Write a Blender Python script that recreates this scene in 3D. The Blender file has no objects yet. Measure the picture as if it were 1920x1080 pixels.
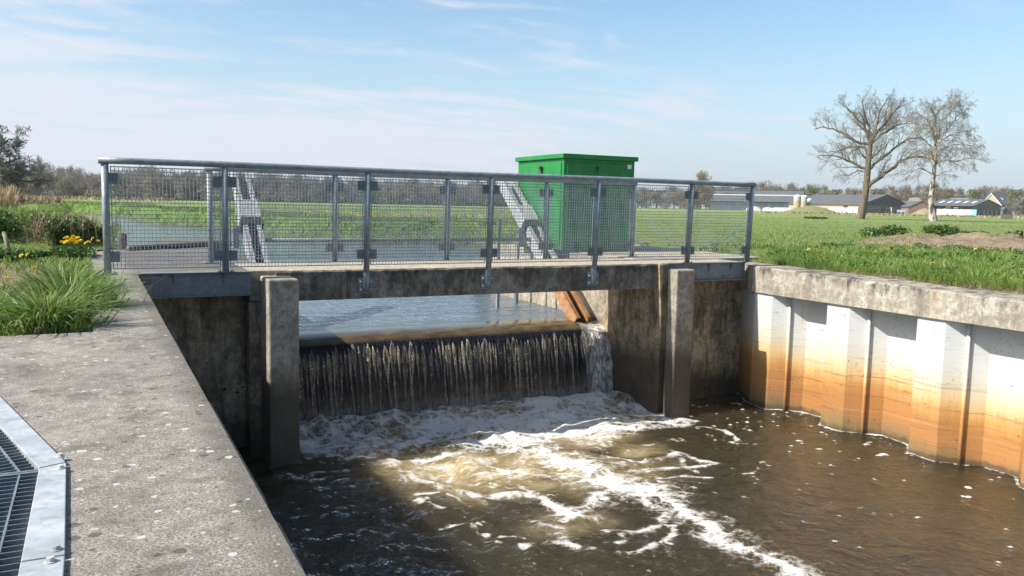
import bpy, bmesh, math, random
import numpy as np
from mathutils import Vector, Matrix, geometry

rng = np.random.default_rng(7)
random.seed(7)
SC = bpy.context.scene
COL = SC.collection
R = math.radians

# ------------------------------------------------------------------ camera
H_EYE = 0.765
F_PX = 1529.96            # focal length in pixels of the 1920 px frame
PITCH, ROLL, YAW = 0.1028, 0.0200, 0.4738
FW = np.array([math.sin(YAW)*math.cos(PITCH), math.cos(YAW)*math.cos(PITCH), -math.sin(PITCH)])
_rt = np.array([math.cos(YAW), -math.sin(YAW), 0.0]); _up = np.cross(_rt, FW)
RT = math.cos(ROLL)*_rt + math.sin(ROLL)*_up
UP = -math.sin(ROLL)*_rt + math.cos(ROLL)*_up
cam_d = bpy.data.cameras.new('camera'); cam = bpy.data.objects.new('camera', cam_d); COL.objects.link(cam)
cam_d.sensor_width = 36.0; cam_d.lens = F_PX/1920*36; cam_d.clip_start = 0.05; cam_d.clip_end = 6000
cam.matrix_world = Matrix(((RT[0], UP[0], -FW[0], 0), (RT[1], UP[1], -FW[1], 0), (RT[2], UP[2], -FW[2], H_EYE), (0, 0, 0, 1)))
SC.camera = cam
def ray(px, py):
    return FW + (px-960)/F_PX*RT + (540-py)/F_PX*UP
def at(px, py, axis, val):
    d = ray(px, py); o = np.array([0, 0, H_EYE]); return o + (val-o[axis])/d[axis]*d
def far(px, dist, z=0.0):
    d = ray(px, 390); d = d[:2]/np.hypot(d[0], d[1]); return np.array([d[0]*dist, d[1]*dist, z])

# ------------------------------------------------------------------ light
SUN = np.array([-1.06, 0.10, 1.0]); SUN /= np.linalg.norm(SUN)
ELEV = math.asin(SUN[2]); AZ = math.atan2(SUN[0], SUN[1])
sd = bpy.data.lights.new('sun', 'SUN'); sd.energy = 4.9; sd.angle = R(0.53); sd.color = (1.0, 0.95, 0.87)
so = bpy.data.objects.new('sun', sd); COL.objects.link(so)
so.rotation_euler = Vector((-SUN[0], -SUN[1], -SUN[2])).to_track_quat('-Z', 'Y').to_euler()
SC.view_settings.view_transform = 'Standard'; SC.view_settings.look = 'None'
SC.view_settings.exposure = 0.52; SC.view_settings.gamma = 1.0
SC.cycles.max_bounces = 8; SC.cycles.sample_clamp_indirect = 6.0

world = bpy.data.worlds.new('World'); SC.world = world; world.use_nodes = True
class G:
    """small node-graph helper"""
    def __init__(s, tree): s.t = tree; s._pos = None; s._obj = None
    def n(s, typ, ins=None, **props):
        nd = s.t.nodes.new(typ)
        for k, v in props.items(): setattr(nd, k, v)
        for k, v in (ins or {}).items():
            sk = nd.inputs[k]
            if isinstance(v, bpy.types.NodeSocket): s.t.links.new(v, sk)
            else:
                if hasattr(sk.default_value, '__len__') and not isinstance(v, (int, float)):
                    v = tuple(v) + ((1.0,) if len(v) == 3 and len(sk.default_value) == 4 else ())
                sk.default_value = v
        return nd
    def pos(s):
        if s._pos is None: s._pos = s.n('ShaderNodeNewGeometry').outputs['Position']
        return s._pos
    def obj(s):
        if s._obj is None: s._obj = s.n('ShaderNodeTexCoord').outputs['Object']
        return s._obj
    def mp(s, v, sc=(1, 1, 1), loc=(0, 0, 0), rot=(0, 0, 0)):
        return s.n('ShaderNodeMapping', {0: v, 'Scale': sc, 'Location': loc, 'Rotation': rot}).outputs[0]
    def noise(s, v, scale, detail=5.0, rough=0.6, dist=0.0, col=False):
        return s.n('ShaderNodeTexNoise', {'Vector': v, 'Scale': scale, 'Detail': detail, 'Roughness': rough, 'Distortion': dist}).outputs[1 if col else 0]
    def vor(s, v, scale, feature='F1', out='Distance', rnd=1.0):
        return s.n('ShaderNodeTexVoronoi', {'Vector': v, 'Scale': scale, 'Randomness': rnd}, feature=feature).outputs[out]
    def ramp(s, f, stops, interp='LINEAR'):
        nd = s.n('ShaderNodeValToRGB', {0: f}); cr = nd.color_ramp; cr.interpolation = interp
        while len(cr.elements) < len(stops): cr.elements.new(0.5)
        for e, (p, c) in zip(cr.elements, stops):
            e.position = p; e.color = tuple(c) + (1,) if hasattr(c, '__len__') else (c, c, c, 1)
        return nd.outputs[0]
    def mr(s, v, a, b, c=0.0, d=1.0, smooth=True):
        return s.n('ShaderNodeMapRange', {0: v, 1: a, 2: b, 3: c, 4: d}, interpolation_type='SMOOTHSTEP' if smooth else 'LINEAR').outputs[0]
    def mix(s, f, a, b, mode='MIX'):
        return s.n('ShaderNodeMixRGB', {0: f, 1: a, 2: b}, blend_type=mode).outputs[0]
    def m(s, op, a, b=0.0, c=0.0):
        return s.n('ShaderNodeMath', {0: a, 1: b, 2: c}, operation=op).outputs[0]
    def vm(s, op, a, b=(0, 0, 0)):
        return s.n('ShaderNodeVectorMath', {0: a, 1: b}, operation=op).outputs[0]
    def sep(s, v): return s.n('ShaderNodeSeparateXYZ', {0: v}).outputs
    def comb(s, x, y, z): return s.n('ShaderNodeCombineXYZ', {0: x, 1: y, 2: z}).outputs[0]
    def bump(s, h, strength=0.3, dist=0.02, normal=None):
        i = {'Height': h, 'Strength': strength, 'Distance': dist}
        if normal is not None: i['Normal'] = normal
        return s.n('ShaderNodeBump', i).outputs[0]
    def attr(s, name): return s.n('ShaderNodeAttribute', attribute_name=name).outputs['Fac']
    def rnd(s): return s.n('ShaderNodeNewGeometry').outputs['Random Per Island']
    def orand(s): return s.n('ShaderNodeObjectInfo').outputs['Random']
def material(name, fn, **base):
    mt = bpy.data.materials.new(name); mt.use_nodes = True; t = mt.node_tree; t.nodes.clear(); g = G(t)
    out = t.nodes.new('ShaderNodeOutputMaterial')
    sh = fn(g)
    if isinstance(sh, dict):
        sh = g.n('ShaderNodeBsdfPrincipled', sh).outputs[0]
    t.links.new(sh, out.inputs['Surface'])
    return mt

def build_world():
    t = world.node_tree; t.nodes.clear(); g = G(t)
    sky = g.n('ShaderNodeTexSky', sky_type='NISHITA', sun_disc=False, sun_elevation=ELEV, sun_rotation=AZ,
              altitude=0.0, air_density=1.0, dust_density=1.6, ozone_density=2.2).outputs[0]
    d = g.n('ShaderNodeTexCoord').outputs['Generated']
    x, y, z = g.sep(d)
    zc = g.m('MAXIMUM', z, 0.03)
    # a high cloud sheet: the view direction meets a flat layer overhead
    u = g.m('DIVIDE', x, g.m('ADD', zc, 0.10)); v = g.m('DIVIDE', y, g.m('ADD', zc, 0.10))
    p = g.comb(u, v, 0.0)
    def warped(q, sc, amt):
        w_ = g.vm('SCALE', g.vm('SUBTRACT', g.noise(q, sc, 4, 0.55, col=True), (0.5, 0.5, 0.5))); w_.node.inputs['Scale'].default_value = amt
        return g.vm('ADD', q, w_)
    az = g.m('ARCTAN2', x, y); el = g.m('ARCSINE', z)
    # cirrus: combed streaks in a warped layer, plus broken veils
    pw = warped(p, 0.5, 1.7)
    c1 = g.noise(g.mp(pw, (0.42, 1.9, 1.0), rot=(0, 0, R(52))), 1.15, 9, 0.66, 0.3)
    c2 = g.noise(g.mp(warped(p, 0.9, 0.8), (1, 1, 1), loc=(3.1, 1.7, 0)), 0.62, 7, 0.6)
    c3 = g.noise(g.mp(warped(p, 1.6, 0.5), (0.8, 2.4, 1), rot=(0, 0, R(18)), loc=(1.3, 4.4, 0)), 2.1, 8, 0.68)
    # the cloud bank lies low in the north-west; the east and the south stay open blue
    east = g.m('MULTIPLY', g.mr(az, 0.22, 0.86, 1.0, 0.0), g.mr(az, -1.1, -0.5, 0.0, 1.0))
    low = g.mr(el, 0.00, 0.21, 1.0, 0.0)
    cov = g.m('ADD', g.m('MULTIPLY', east, 0.06), g.m('MULTIPLY', g.m('MULTIPLY', low, east), 0.13))
    dens = g.m('ADD', g.m('ADD', g.m('MULTIPLY', c1, 0.50), g.m('MULTIPLY', c3, 0.22)), g.m('ADD', g.m('MULTIPLY', c2, 0.28), cov))
    cl = g.m('MULTIPLY', g.mr(dens, 0.515, 0.67, 0.0, 0.92), g.mr(el, 0.9, 0.45))
    hz = g.mr(el, -0.04, 0.23, 0.84, 0.0)
    hz = g.m('MULTIPLY', hz, g.mr(g.m('ABSOLUTE', g.m('SUBTRACT', az, 0.1)), 0.8, 1.7, 1.0, 0.05))
    skyc = g.mix(1.0, g.mix(1.0, sky, (SKY_T), 'MULTIPLY'), g.mix(g.mr(y, -0.35, 0.30), (0.54, 0.58, 0.66), (1, 1, 1)), 'MULTIPLY')
    skyh = g.mix(hz, skyc, CLOUD_H)
    colr = g.mix(cl, skyh, CLOUD_C)
    bg = g.n('ShaderNodeBackground', {'Color': colr, 'Strength': 0.12})
    out = t.nodes.new('ShaderNodeOutputWorld'); t.links.new(bg.outputs[0], out.inputs[0])
SKY_T = (1.12, 1.20, 1.14); CLOUD_C = (4.65, 4.9, 5.45); CLOUD_H = (3.8, 4.4, 5.3)
build_world()

# ------------------------------------------------------------------ mesh + object helpers
class MB:
    def __init__(s): s.V = []; s.F = []; s.nv = 0; s.A = {}
    def add(s, V, F, **attrs):
        V = np.asarray(V, float).reshape(-1, 3); o = s.nv
        s.V.append(V); s.nv += len(V)
        if isinstance(F, np.ndarray): s.F.extend((F+o).tolist())
        else: s.F.extend([[i+o for i in f] for f in F])
        for k, a in attrs.items(): s.A.setdefault(k, []).append((o, np.asarray(a, float)))
        return s
    def box(s, x0, x1, y0, y1, z0, z1):
        V = [(x, y, z) for z in (z0, z1) for y in (y0, y1) for x in (x0, x1)]
        return s.add(V, [(0, 2, 3, 1), (4, 5, 7, 6), (0, 1, 5, 4), (2, 6, 7, 3), (0, 4, 6, 2), (1, 3, 7, 5)])
    def obox(s, c, ax, ay, az):
        c, ax, ay, az = (np.asarray(q, float) for q in (c, ax, ay, az))
        V = [c+i*ax+j*ay+k*az for k in (-1, 1) for j in (-1, 1) for i in (-1, 1)]
        return s.add(V, [(0, 2, 3, 1), (4, 5, 7, 6), (0, 1, 5, 4), (2, 6, 7, 3), (0, 4, 6, 2), (1, 3, 7, 5)])
    def prism(s, poly, z0, z1, ztop=None):
        n = len(poly)
        b = [(x, y, z0) for x, y in poly]
        t = [(p[0], p[1], (z1 if ztop is None else ztop[i])) for i, p in enumerate(poly)]
        F = [list(range(n))[::-1], list(range(n, 2*n))]+[(i, (i+1) % n, n+(i+1) % n, n+i) for i in range(n)]
        return s.add(b+t, F)
    def tube(s, pts, rad, n=8, cap=True):
        P = np.asarray(pts, float); m = len(P)
        rad = np.broadcast_to(np.asarray(rad, float), (m,))
        T = np.gradient(P, axis=0); T /= np.linalg.norm(T, axis=1)[:, None]+1e-12
        ref = np.array([0, 0, 1.0]) if abs(T[0][2]) < 0.9 else np.array([1.0, 0, 0])
        A = np.cross(T, ref); A /= np.linalg.norm(A, axis=1)[:, None]+1e-12; B = np.cross(T, A)
        th = np.arange(n)*2*math.pi/n
        V = P[:, None]+rad[:, None, None]*(np.cos(th)[None, :, None]*A[:, None]+np.sin(th)[None, :, None]*B[:, None])
        F = [[i*n+j, i*n+(j+1) % n, (i+1)*n+(j+1) % n, (i+1)*n+j] for i in range(m-1) for j in range(n)]
        if cap: F += [list(range(n))[::-1], [(m-1)*n+j for j in range(n)]]
        return s.add(V.reshape(-1, 3), F)
    def grid(s, P, flip=False):                      # P: (a,b,3) array of points
        a, b = P.shape[:2]; i = np.arange(a*b).reshape(a, b)
        F = np.stack([i[:-1, :-1], i[:-1, 1:], i[1:, 1:], i[1:, :-1]], -1).reshape(-1, 4)
        return s.add(P.reshape(-1, 3), F[:, ::-1].copy() if flip else F)
    def build(s, name, mt, parent=None, smooth=False, bevel=0, off=None):
        me = bpy.data.meshes.new(name)
        V = np.concatenate(s.V)
        if off is None and parent is not None: off = ROOT_LOC.get(root_of(parent).name, (0, 0, 0))
        if off is not None: V = V-np.asarray(off, float)
        nl = np.fromiter((len(f) for f in s.F), int, len(s.F)); flat = np.fromiter((i for f in s.F for i in f), int, nl.sum())
        me.vertices.add(len(V)); me.vertices.foreach_set('co', V.ravel())
        me.loops.add(len(flat)); me.loops.foreach_set('vertex_index', flat)
        me.polygons.add(len(nl)); me.polygons.foreach_set('loop_start', np.concatenate([[0], np.cumsum(nl)[:-1]]))
        me.polygons.foreach_set('loop_total', nl)
        me.polygons.foreach_set('use_smooth', np.full(len(nl), bool(smooth)))
        me.update(calc_edges=True); me.validate()
        for k, L in s.A.items():
            at_ = me.attributes.new(k, 'FLOAT', 'POINT'); arr = np.zeros(len(V))
            for o, a in L: arr[o:o+len(a)] = a
            at_.data.foreach_set('value', arr)
        me.materials.append(mt)
        ob = bpy.data.objects.new(name, me); COL.objects.link(ob)
        if parent is not None: ob.parent = parent
        if bevel:
            md = ob.modifiers.new('edge', 'BEVEL'); md.width = bevel; md.segments = 2; md.limit_method = 'ANGLE'; md.angle_limit = R(40)
        return ob
ROOT_LOC = {}
def root_of(o):
    while o.parent is not None: o = o.parent
    return o
def tag(o, label, cat, group=None):
    o['label'] = label; o['category'] = cat
    if group: o['group'] = group
    return o
def thing(name, label, cat, loc=(0, 0, 0), group=None):
    o = bpy.data.objects.new(name, None); COL.objects.link(o); o.location = loc
    ROOT_LOC[o.name] = tuple(loc); o.empty_display_size = 0.2
    return tag(o, label, cat, group)
def kind(o, k): o['kind'] = k; return o
def copy_tree(o, parent=None):
    c = o.copy(); COL.objects.link(c)
    if parent is not None: c.parent = parent
    for ch in list(o.children): copy_tree(ch, c)
    return c
def vnoise(x, y, seed=0):
    r = np.random.default_rng(seed); T = r.random((256, 256))
    xi = np.floor(x).astype(int); yi = np.floor(y).astype(int); fx = x-xi; fy = y-yi
    fx = fx*fx*(3-2*fx); fy = fy*fy*(3-2*fy)
    q = lambda a, b: T[a % 256, b % 256]
    return (q(xi, yi)*(1-fx)+q(xi+1, yi)*fx)*(1-fy)+(q(xi, yi+1)*(1-fx)+q(xi+1, yi+1)*fx)*fy
def fbm(x, y, oct=4, seed=0):
    s = 0; a = 1; t = 0
    for o in range(oct): s = s+a*vnoise(x*2**o, y*2**o, seed+o); t += a; a *= 0.5
    return s/t

# ------------------------------------------------------------------ materials
def concrete(base=(0.36, 0.33, 0.29), dark=(0.09, 0.085, 0.07), dirt=0.5, streak=0.5, wet=None, pits=0.4, lichen=0.0, moss=0.0, rust=0.0, arris=None):
    def fn(g):
        p = g.pos(); x, y, z = g.sep(p)
        n1 = g.noise(p, 1.7, 6, 0.65); n2 = g.noise(p, 14, 5, 0.7); n3 = g.noise(p, 90, 3, 0.6)
        sv = g.mp(p, (1, 1, 0.07)); st = g.noise(sv, 8.5, 6, 0.72)
        c = g.mix(g.mr(n2, 0.36, 0.64), tuple(b*0.66 for b in base), tuple(min(1, b*1.25) for b in base))
        c = g.mix(g.mr(g.noise(p, 95, 4, 0.75), 0.38, 0.62, 0.5, 0.0), c, tuple(b*0.42 for b in base))
        dm = g.m('MULTIPLY', g.mr(n1, 0.62-dirt*0.35, 0.80-dirt*0.2), dirt)
        c = g.mix(dm, c, dark)
        c = g.mix(g.m('MULTIPLY', g.mr(st, 0.50, 0.70), streak), c, tuple(d*0.8 for d in dark))
        c = g.mix(g.m('MULTIPLY', g.mr(g.noise(g.mp(p, (1, 1, 0.09), loc=(5, 3, 1)), 5.0, 4, 0.6), 0.60, 0.74), streak*0.5), c, tuple(min(1, b*1.35) for b in base))
        if not lichen:
            gm = g.noise(g.mp(p, (1, 1, 0.55), loc=(1, 6, 2)), 4.2, 9, 0.74)
            c = g.mix(g.m('MULTIPLY', g.mr(gm, 0.47, 0.60), min(1.0, dirt*1.15)), c, tuple(d*1.25 for d in dark))
            c = g.mix(g.m('MULTIPLY', g.mr(gm, 0.44, 0.36), 0.35), c, tuple(min(1, b*1.35) for b in base))
        if rust: c = g.mix(g.m('MULTIPLY', g.mr(g.noise(g.mp(p, (1, 1, 0.12), loc=(9, 2, 4)), 3.4, 4, 0.6), 0.60, 0.72), rust), c, (0.30, 0.17, 0.06))
        pt = g.mr(g.noise(p, 26, 3, 0.5), 0.66, 0.74)
        c = g.mix(g.m('MULTIPLY', pt, pits), c, (0.02, 0.02, 0.018))
        bl = g.m('MULTIPLY', g.mr(g.noise(g.mp(p, (1, 1, 0.8), loc=(2, 7, 3)), 11, 6, 0.75), 0.60, 0.66), g.mr(g.noise(p, 2.1, 3, 0.5), 0.42, 0.56))
        c = g.mix(g.m('MULTIPLY', bl, pits), c, (0.012, 0.012, 0.010))
        if wet is not None:                                        # tide line: wet, algae-dark concrete near the water
            zz = g.m('ADD', z, g.m('MULTIPLY', g.m('SUBTRACT', n1, 0.5), 0.45))
            w = g.mr(zz, wet, wet-0.45)
            c = g.mix(g.m('MULTIPLY', w, 0.85), c, g.mix(n2, (0.075, 0.055, 0.032), (0.03, 0.026, 0.018)))
        if arris is not None:                                      # black lichen and dirt along the upper edge, with runs below it
            am = g.m('MULTIPLY', g.mr(g.m('ADD', z, g.m('MULTIPLY', g.m('SUBTRACT', st, 0.5), 0.55)), arris-0.13, arris-0.01), g.mr(g.noise(p, 7, 5, 0.7), 0.46, 0.60))
            c = g.mix(g.m('MULTIPLY', am, 0.85), c, (0.035, 0.032, 0.024))
        if moss:
            mz = g.mr(g.m('ADD', z, g.m('MULTIPLY', n1, 0.5)), -0.72, -0.95)
            mz2 = g.m('MULTIPLY', mz, g.mr(g.noise(p, 9, 4, 0.6), 0.5, 0.62))
            c = g.mix(g.m('MULTIPLY', mz2, moss), c, (0.14, 0.16, 0.025))
        if lichen:
            wv = g.vm('ADD', p, g.vm('SCALE', g.noise(p, 40, 2, 0.5, col=True))); wv.node.inputs[1].links[0].from_node.inputs['Scale'].default_value = 0.02
            c = g.mix(g.mr(g.noise(p, 150, 3, 0.7), 0.34, 0.60), tuple(d*1.2 for d in dark), c)
            c = g.mix(g.mr(g.noise(g.vm('ADD', p, (4, 2, 0)), 210, 2, 0.6), 0.56, 0.66, 0.0, 0.6), c, (0.60, 0.56, 0.49))
            c = g.mix(g.m('MULTIPLY', g.mr(g.noise(p, 4.5, 6, 0.75), 0.50, 0.64), 0.6), c, (0.085, 0.075, 0.062))
            c = g.mix(g.m('MULTIPLY', g.mr(g.noise(g.mp(p, (1, 1, 1), loc=(4, 4, 0)), 1.1, 4, 0.6), 0.50, 0.64), 0.35), c, (0.52, 0.46, 0.38))
            em = g.mr(g.m('ADD', x, g.m('MULTIPLY', g.m('SUBTRACT', g.noise(p, 7, 4, 0.7), 0.5), 0.25)), 0.24, 0.36)
            c = g.mix(g.m('MULTIPLY', em, 0.6), c, (0.07, 0.062, 0.045))
            for sc, off, thr, colr_, am in ((23.0, (0, 0, 0), 0.32, (0.60, 0.58, 0.52), 0.85), (38.0, (3.3, 1.2, 0), 0.30, (0.52, 0.50, 0.44), 0.8), (13.0, (1.7, 6.2, 0), 0.16, (0.55, 0.53, 0.47), 0.7), (24.0, (7.3, 4.2, 0), 0.40, (0.055, 0.05, 0.043), 0.75), (16.0, (2.3, 9.2, 0), 0.22, (0.30, 0.19, 0.06), 0.5)):
                q_ = g.vm('ADD', wv, off); d = g.vor(q_, sc); q = g.sep(g.vor(q_, sc, out='Color'))[0]
                rr = g.m('MULTIPLY', g.m('POWER', q, 4.0), thr)
                lm = g.m('MULTIPLY', g.mr(g.m('SUBTRACT', d, rr), 0.03, -0.05), g.mr(q, 0.55, 0.7))
                c = g.mix(g.m('MULTIPLY', lm, lichen*am), c, colr_)
        c = g.mix(g.mr(n3, 0.25, 0.8, 0.0, 0.35), c, tuple(d*0.9 for d in dark))
        h = g.m('ADD', g.m('MULTIPLY', n3, 0.4), g.m('SUBTRACT', g.m('MULTIPLY', n2, 0.8), g.m('MULTIPLY', pt, pits)))
        return {'Base Color': c, 'Roughness': 0.88, 'Normal': g.bump(h, 0.55, 0.012)}
    return fn
M = {}
M['quay'] = material('quay_concrete', concrete((0.43, 0.39, 0.33), (0.09, 0.078, 0.064), 0.5, 0.0, None, 0.25, 1.0))
M['platform'] = material('platform_concrete', concrete((0.30, 0.27, 0.235), (0.11, 0.10, 0.085), 0.5, 0.0, None, 0.2, 0.4))
M['deck'] = material('deck_concrete', concrete((0.56, 0.48, 0.37), (0.20, 0.17, 0.12), 0.3, 0.1, None, 0.1))
M['beam'] = material('beam_concrete', concrete((0.36, 0.33, 0.28), (0.05, 0.046, 0.037), 0.75, 0.8, None, 0.9, 0, 0, 0.35, -0.02))
M['pier'] = material('pier_concrete', concrete((0.51, 0.46, 0.37), (0.10, 0.084, 0.058), 0.40, 0.7, -0.85, 0.45, 0, 0, 0.4))
M['wall'] = material('abutment_concrete', concrete((0.64, 0.52, 0.345), (0.07, 0.056, 0.036), 0.55, 0.75, -1.45, 1.0, 0, 0, 0.25))
M['sidewall'] = material('sidewall_concrete', concrete((0.48, 0.42, 0.32), (0.12, 0.10, 0.07), 0.35, 0.35, -0.78, 0.3, 0, 1.0, 0.3))
M['chamber'] = material('chamber_concrete', concrete((0.56, 0.435, 0.265), (0.07, 0.055, 0.034), 0.65, 0.6, -1.0, 0.8, 0, 0, 0.5))
M['cap'] = material('capping_concrete', concrete((0.57, 0.51, 0.41), (0.15, 0.13, 0.10), 0.48, 0.45, None, 0.6, 0, 0, 0.6, -0.07))

def galv(base=(0.36, 0.42, 0.47), rough=0.45, metal=0.55, dirt=0.3):
    def fn(g):
        p = g.pos(); n = g.noise(p, 9, 4, 0.6); v = g.sep(g.vor(p, 45, out='Color'))[0]; n2 = g.noise(p, 60, 3, 0.6)
        c = g.mix(g.mr(n, 0.3, 0.7), tuple(b*0.82 for b in base), tuple(min(1, b*1.12) for b in base))
        c = g.mix(0.12, c, g.comb(v, v, v), 'OVERLAY')
        c = g.mix(g.m('MULTIPLY', g.mr(g.noise(p, 3.5, 5, 0.65), 0.56, 0.75), dirt), c, (0.10, 0.085, 0.065))
        return {'Base Color': c, 'Metallic': metal, 'Roughness': g.mr(n2, 0.2, 0.8, rough-0.08, rough+0.12), 'Normal': g.bump(n2, 0.08, 0.004)}
    return fn
M['galv'] = material('galvanised_steel', galv((0.25, 0.295, 0.32), 0.5, 0.22, 0.3))
M['wire'] = material('galvanised_wire', galv((0.38, 0.43, 0.46), 0.45, 0.25, 0.12))
M['galv_dark'] = material('dark_galvanised_steel', galv((0.18, 0.21, 0.23), 0.55, 0.2, 0.3))
M['galv_light'] = material('bright_galvanised_steel', galv((0.50, 0.51, 0.50), 0.5, 0.2, 0.25))
M['grating'] = material('grating_steel', galv((0.46, 0.49, 0.50), 0.45, 0.25, 0.2))
M['steel_beam'] = material('grey_painted_steel', galv((0.20, 0.225, 0.235), 0.5, 0.1, 0.7))
M['dark'] = material('dark_rubber', lambda g: {'Base Color': g.mix(g.noise(g.pos(), 30), (0.012, 0.012, 0.013), (0.03, 0.03, 0.03)), 'Roughness': 0.6})
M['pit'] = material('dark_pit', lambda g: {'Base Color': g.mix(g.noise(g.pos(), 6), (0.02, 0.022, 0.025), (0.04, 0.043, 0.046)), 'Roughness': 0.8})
M['rust'] = material('rusted_steel', lambda g: {'Base Color': g.mix(g.mr(g.noise(g.pos(), 6, 6, 0.7), 0.3, 0.7), (0.42, 0.19, 0.075), (0.62, 0.33, 0.15)), 'Roughness': 0.8, 'Normal': g.bump(g.noise(g.pos(), 70), 0.3, 0.01)})
def arm_fn(g):
    p = g.pos(); z = g.sep(p)[2]; n = g.noise(p, 7, 5, 0.65)
    zz = g.m('ADD', z, g.m('MULTIPLY', g.m('SUBTRACT', n, 0.5), 0.25))
    c = g.mix(g.mr(zz, -0.12, -0.30), g.mix(n, (0.40, 0.41, 0.41), (0.48, 0.48, 0.475)), g.mix(g.mr(n, 0.35, 0.65), (0.27, 0.125, 0.052), (0.46, 0.25, 0.12)))
    return {'Base Color': c, 'Roughness': 0.6, 'Metallic': 0.1, 'Normal': g.bump(g.noise(p, 70), 0.2, 0.01)}
M['arm'] = material('lifting_arm_steel', arm_fn)
M['arm_dark'] = material('lifting_arm_web', lambda g: {'Base Color': g.mix(g.noise(g.pos(), 8), (0.05, 0.045, 0.04), (0.10, 0.085, 0.07)), 'Roughness': 0.7})
def green(base):
    def fn(g):
        p = g.pos(); n = g.noise(p, 5, 5, 0.65); st = g.noise(g.mp(p, (1, 1, 0.1)), 9, 4, 0.6)
        c = g.mix(g.mr(n, 0.35, 0.7), base, tuple(min(1, b*1.25+0.005) for b in base))
        c = g.mix(g.mr(st, 0.52, 0.72, 0, 0.4), c, (0.11, 0.25, 0.12))
        c = g.mix(g.mr(g.m('ADD', g.sep(p)[2], g.m('MULTIPLY', n, 0.3)), 0.42, 0.12, 0.0, 0.6), c, (0.06, 0.07, 0.045))
        c = g.mix(g.mr(g.noise(p, 26, 4, 0.7), 0.60, 0.70, 0, 0.4), c, (0.04, 0.12, 0.05))
        return {'Base Color': c, 'Roughness': 0.42, 'Normal': g.bump(g.noise(p, 120, 3), 0.05, 0.003)}
    return fn
M['green'] = material('green_cabinet_paint', green((0.010, 0.19, 0.038)))
M['white'] = material('white_plate', lambda g: {'Base Color': g.mix(g.noise(g.pos(), 20), (0.70, 0.72, 0.74), (0.82, 0.83, 0.84)), 'Roughness': 0.5})
M['graffiti'] = material('pale_marker_scrawl', lambda g: {'Base Color': g.mix(g.noise(g.pos(), 40), (0.06, 0.22, 0.14), (0.13, 0.33, 0.24)), 'Roughness': 0.6})
M['lock'] = material('black_lock', lambda g: {'Base Color': g.mix(g.noise(g.pos(), 50), (0.015, 0.015, 0.015), (0.05, 0.05, 0.05)), 'Roughness': 0.4})
def pile_fn(g):
    p = g.pos(); x, y, z = g.sep(p)
    n = g.noise(p, 2.2, 5, 0.6); fine = g.noise(g.mp(p, (1, 1, 9)), 5.5, 5, 0.6); drip = g.noise(g.mp(p, (5, 5, 0.25)), 3.0, 4, 0.6)
    zz = g.m('ADD', z, g.m('ADD', g.m('MULTIPLY', g.m('SUBTRACT', n, 0.5), 0.22), g.m('ADD', g.m('MULTIPLY', g.m('SUBTRACT', fine, 0.5), 0.13), g.m('MULTIPLY', g.m('SUBTRACT', drip, 0.5), 0.22))))
    zz = g.m('ADD', zz, g.m('MULTIPLY', g.m('SUBTRACT', g.orand(), 0.5), 0.16))
    t = g.mr(zz, -2.06, -0.41, 0, 1, False)
    c = g.ramp(t, [(0.0, (0.17, 0.13, 0.055)), (0.07, (0.25, 0.16, 0.07)), (0.16, (0.40, 0.185, 0.06)), (0.30, (0.43, 0.20, 0.060)), (0.39, (0.54, 0.28, 0.085)),
                  (0.47, (0.66, 0.45, 0.22)), (0.56, (0.60, 0.54, 0.41)), (0.70, (0.60, 0.60, 0.56)), (1.0, (0.57, 0.59, 0.60))])
    tl = g.noise(g.mp(p, (0.25, 0.25, 11), loc=(3, 1, 6)), 2.2, 6, 0.7)
    c = g.mix(g.m('MULTIPLY', g.mr(tl, 0.56, 0.62), g.mr(z, -0.9, -1.3, 0.0, 0.55)), c, (0.20, 0.10, 0.04))
    c = g.mix(g.m('MULTIPLY', g.mr(tl, 0.44, 0.38), g.mr(z, -1.2, -1.6, 0.0, 0.35)), c, (0.50, 0.36, 0.20))
    c = g.mix(g.m('MULTIPLY', g.mr(g.noise(p, 13, 6, 0.75), 0.60, 0.68), g.mr(z, -0.95, -1.5, 0.0, 0.7)), c, (0.17, 0.085, 0.035))
    c = g.mix(g.m('MULTIPLY', g.mr(drip, 0.60, 0.72), g.mr(z, -1.7, -1.2, 0.0, 0.45)), c, (0.42, 0.27, 0.13))
    c = g.mix(g.mr(g.m('ADD', z, g.m('MULTIPLY', g.m('SUBTRACT', g.noise(p, 6, 5, 0.7), 0.5), 0.16)), -1.93, -1.99, 0.0, 0.75), c, (0.055, 0.042, 0.022))
    c = g.mix(g.mr(fine, 0.45, 0.75, 0, 0.30), c, g.mix(0.5, c, (0.30, 0.15, 0.06)))
    c = g.mix(g.mr(fine, 0.62, 0.72, 0, 0.25), c, (0.33, 0.22, 0.12), 'MULTIPLY')
    sp = g.m('MULTIPLY', g.mr(g.noise(p, 34, 2, 0.5), 0.64, 0.70), g.mr(g.noise(p, 3.1, 3, 0.5), 0.48, 0.6))
    c = g.mix(g.m('MULTIPLY', sp, 0.8), c, (0.09, 0.06, 0.04))
    hair = g.m('MULTIPLY', g.mr(g.noise(g.mp(p, (3, 3, 1), loc=(4, 8, 2)), 5, 6, 0.8, 1.4), 0.62, 0.66), g.m('MULTIPLY', g.mr(z, -0.9, -0.5), g.mr(n, 0.5, 0.6)))
    c = g.mix(g.m('MULTIPLY', hair, 0.55), c, (0.22, 0.17, 0.13))
    return {'Base Color': c, 'Roughness': 0.55, 'Normal': g.bump(g.noise(p, 30, 4), 0.12, 0.01)}
M['pile'] = material('painted_rusting_sheet_pile', pile_fn)

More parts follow.
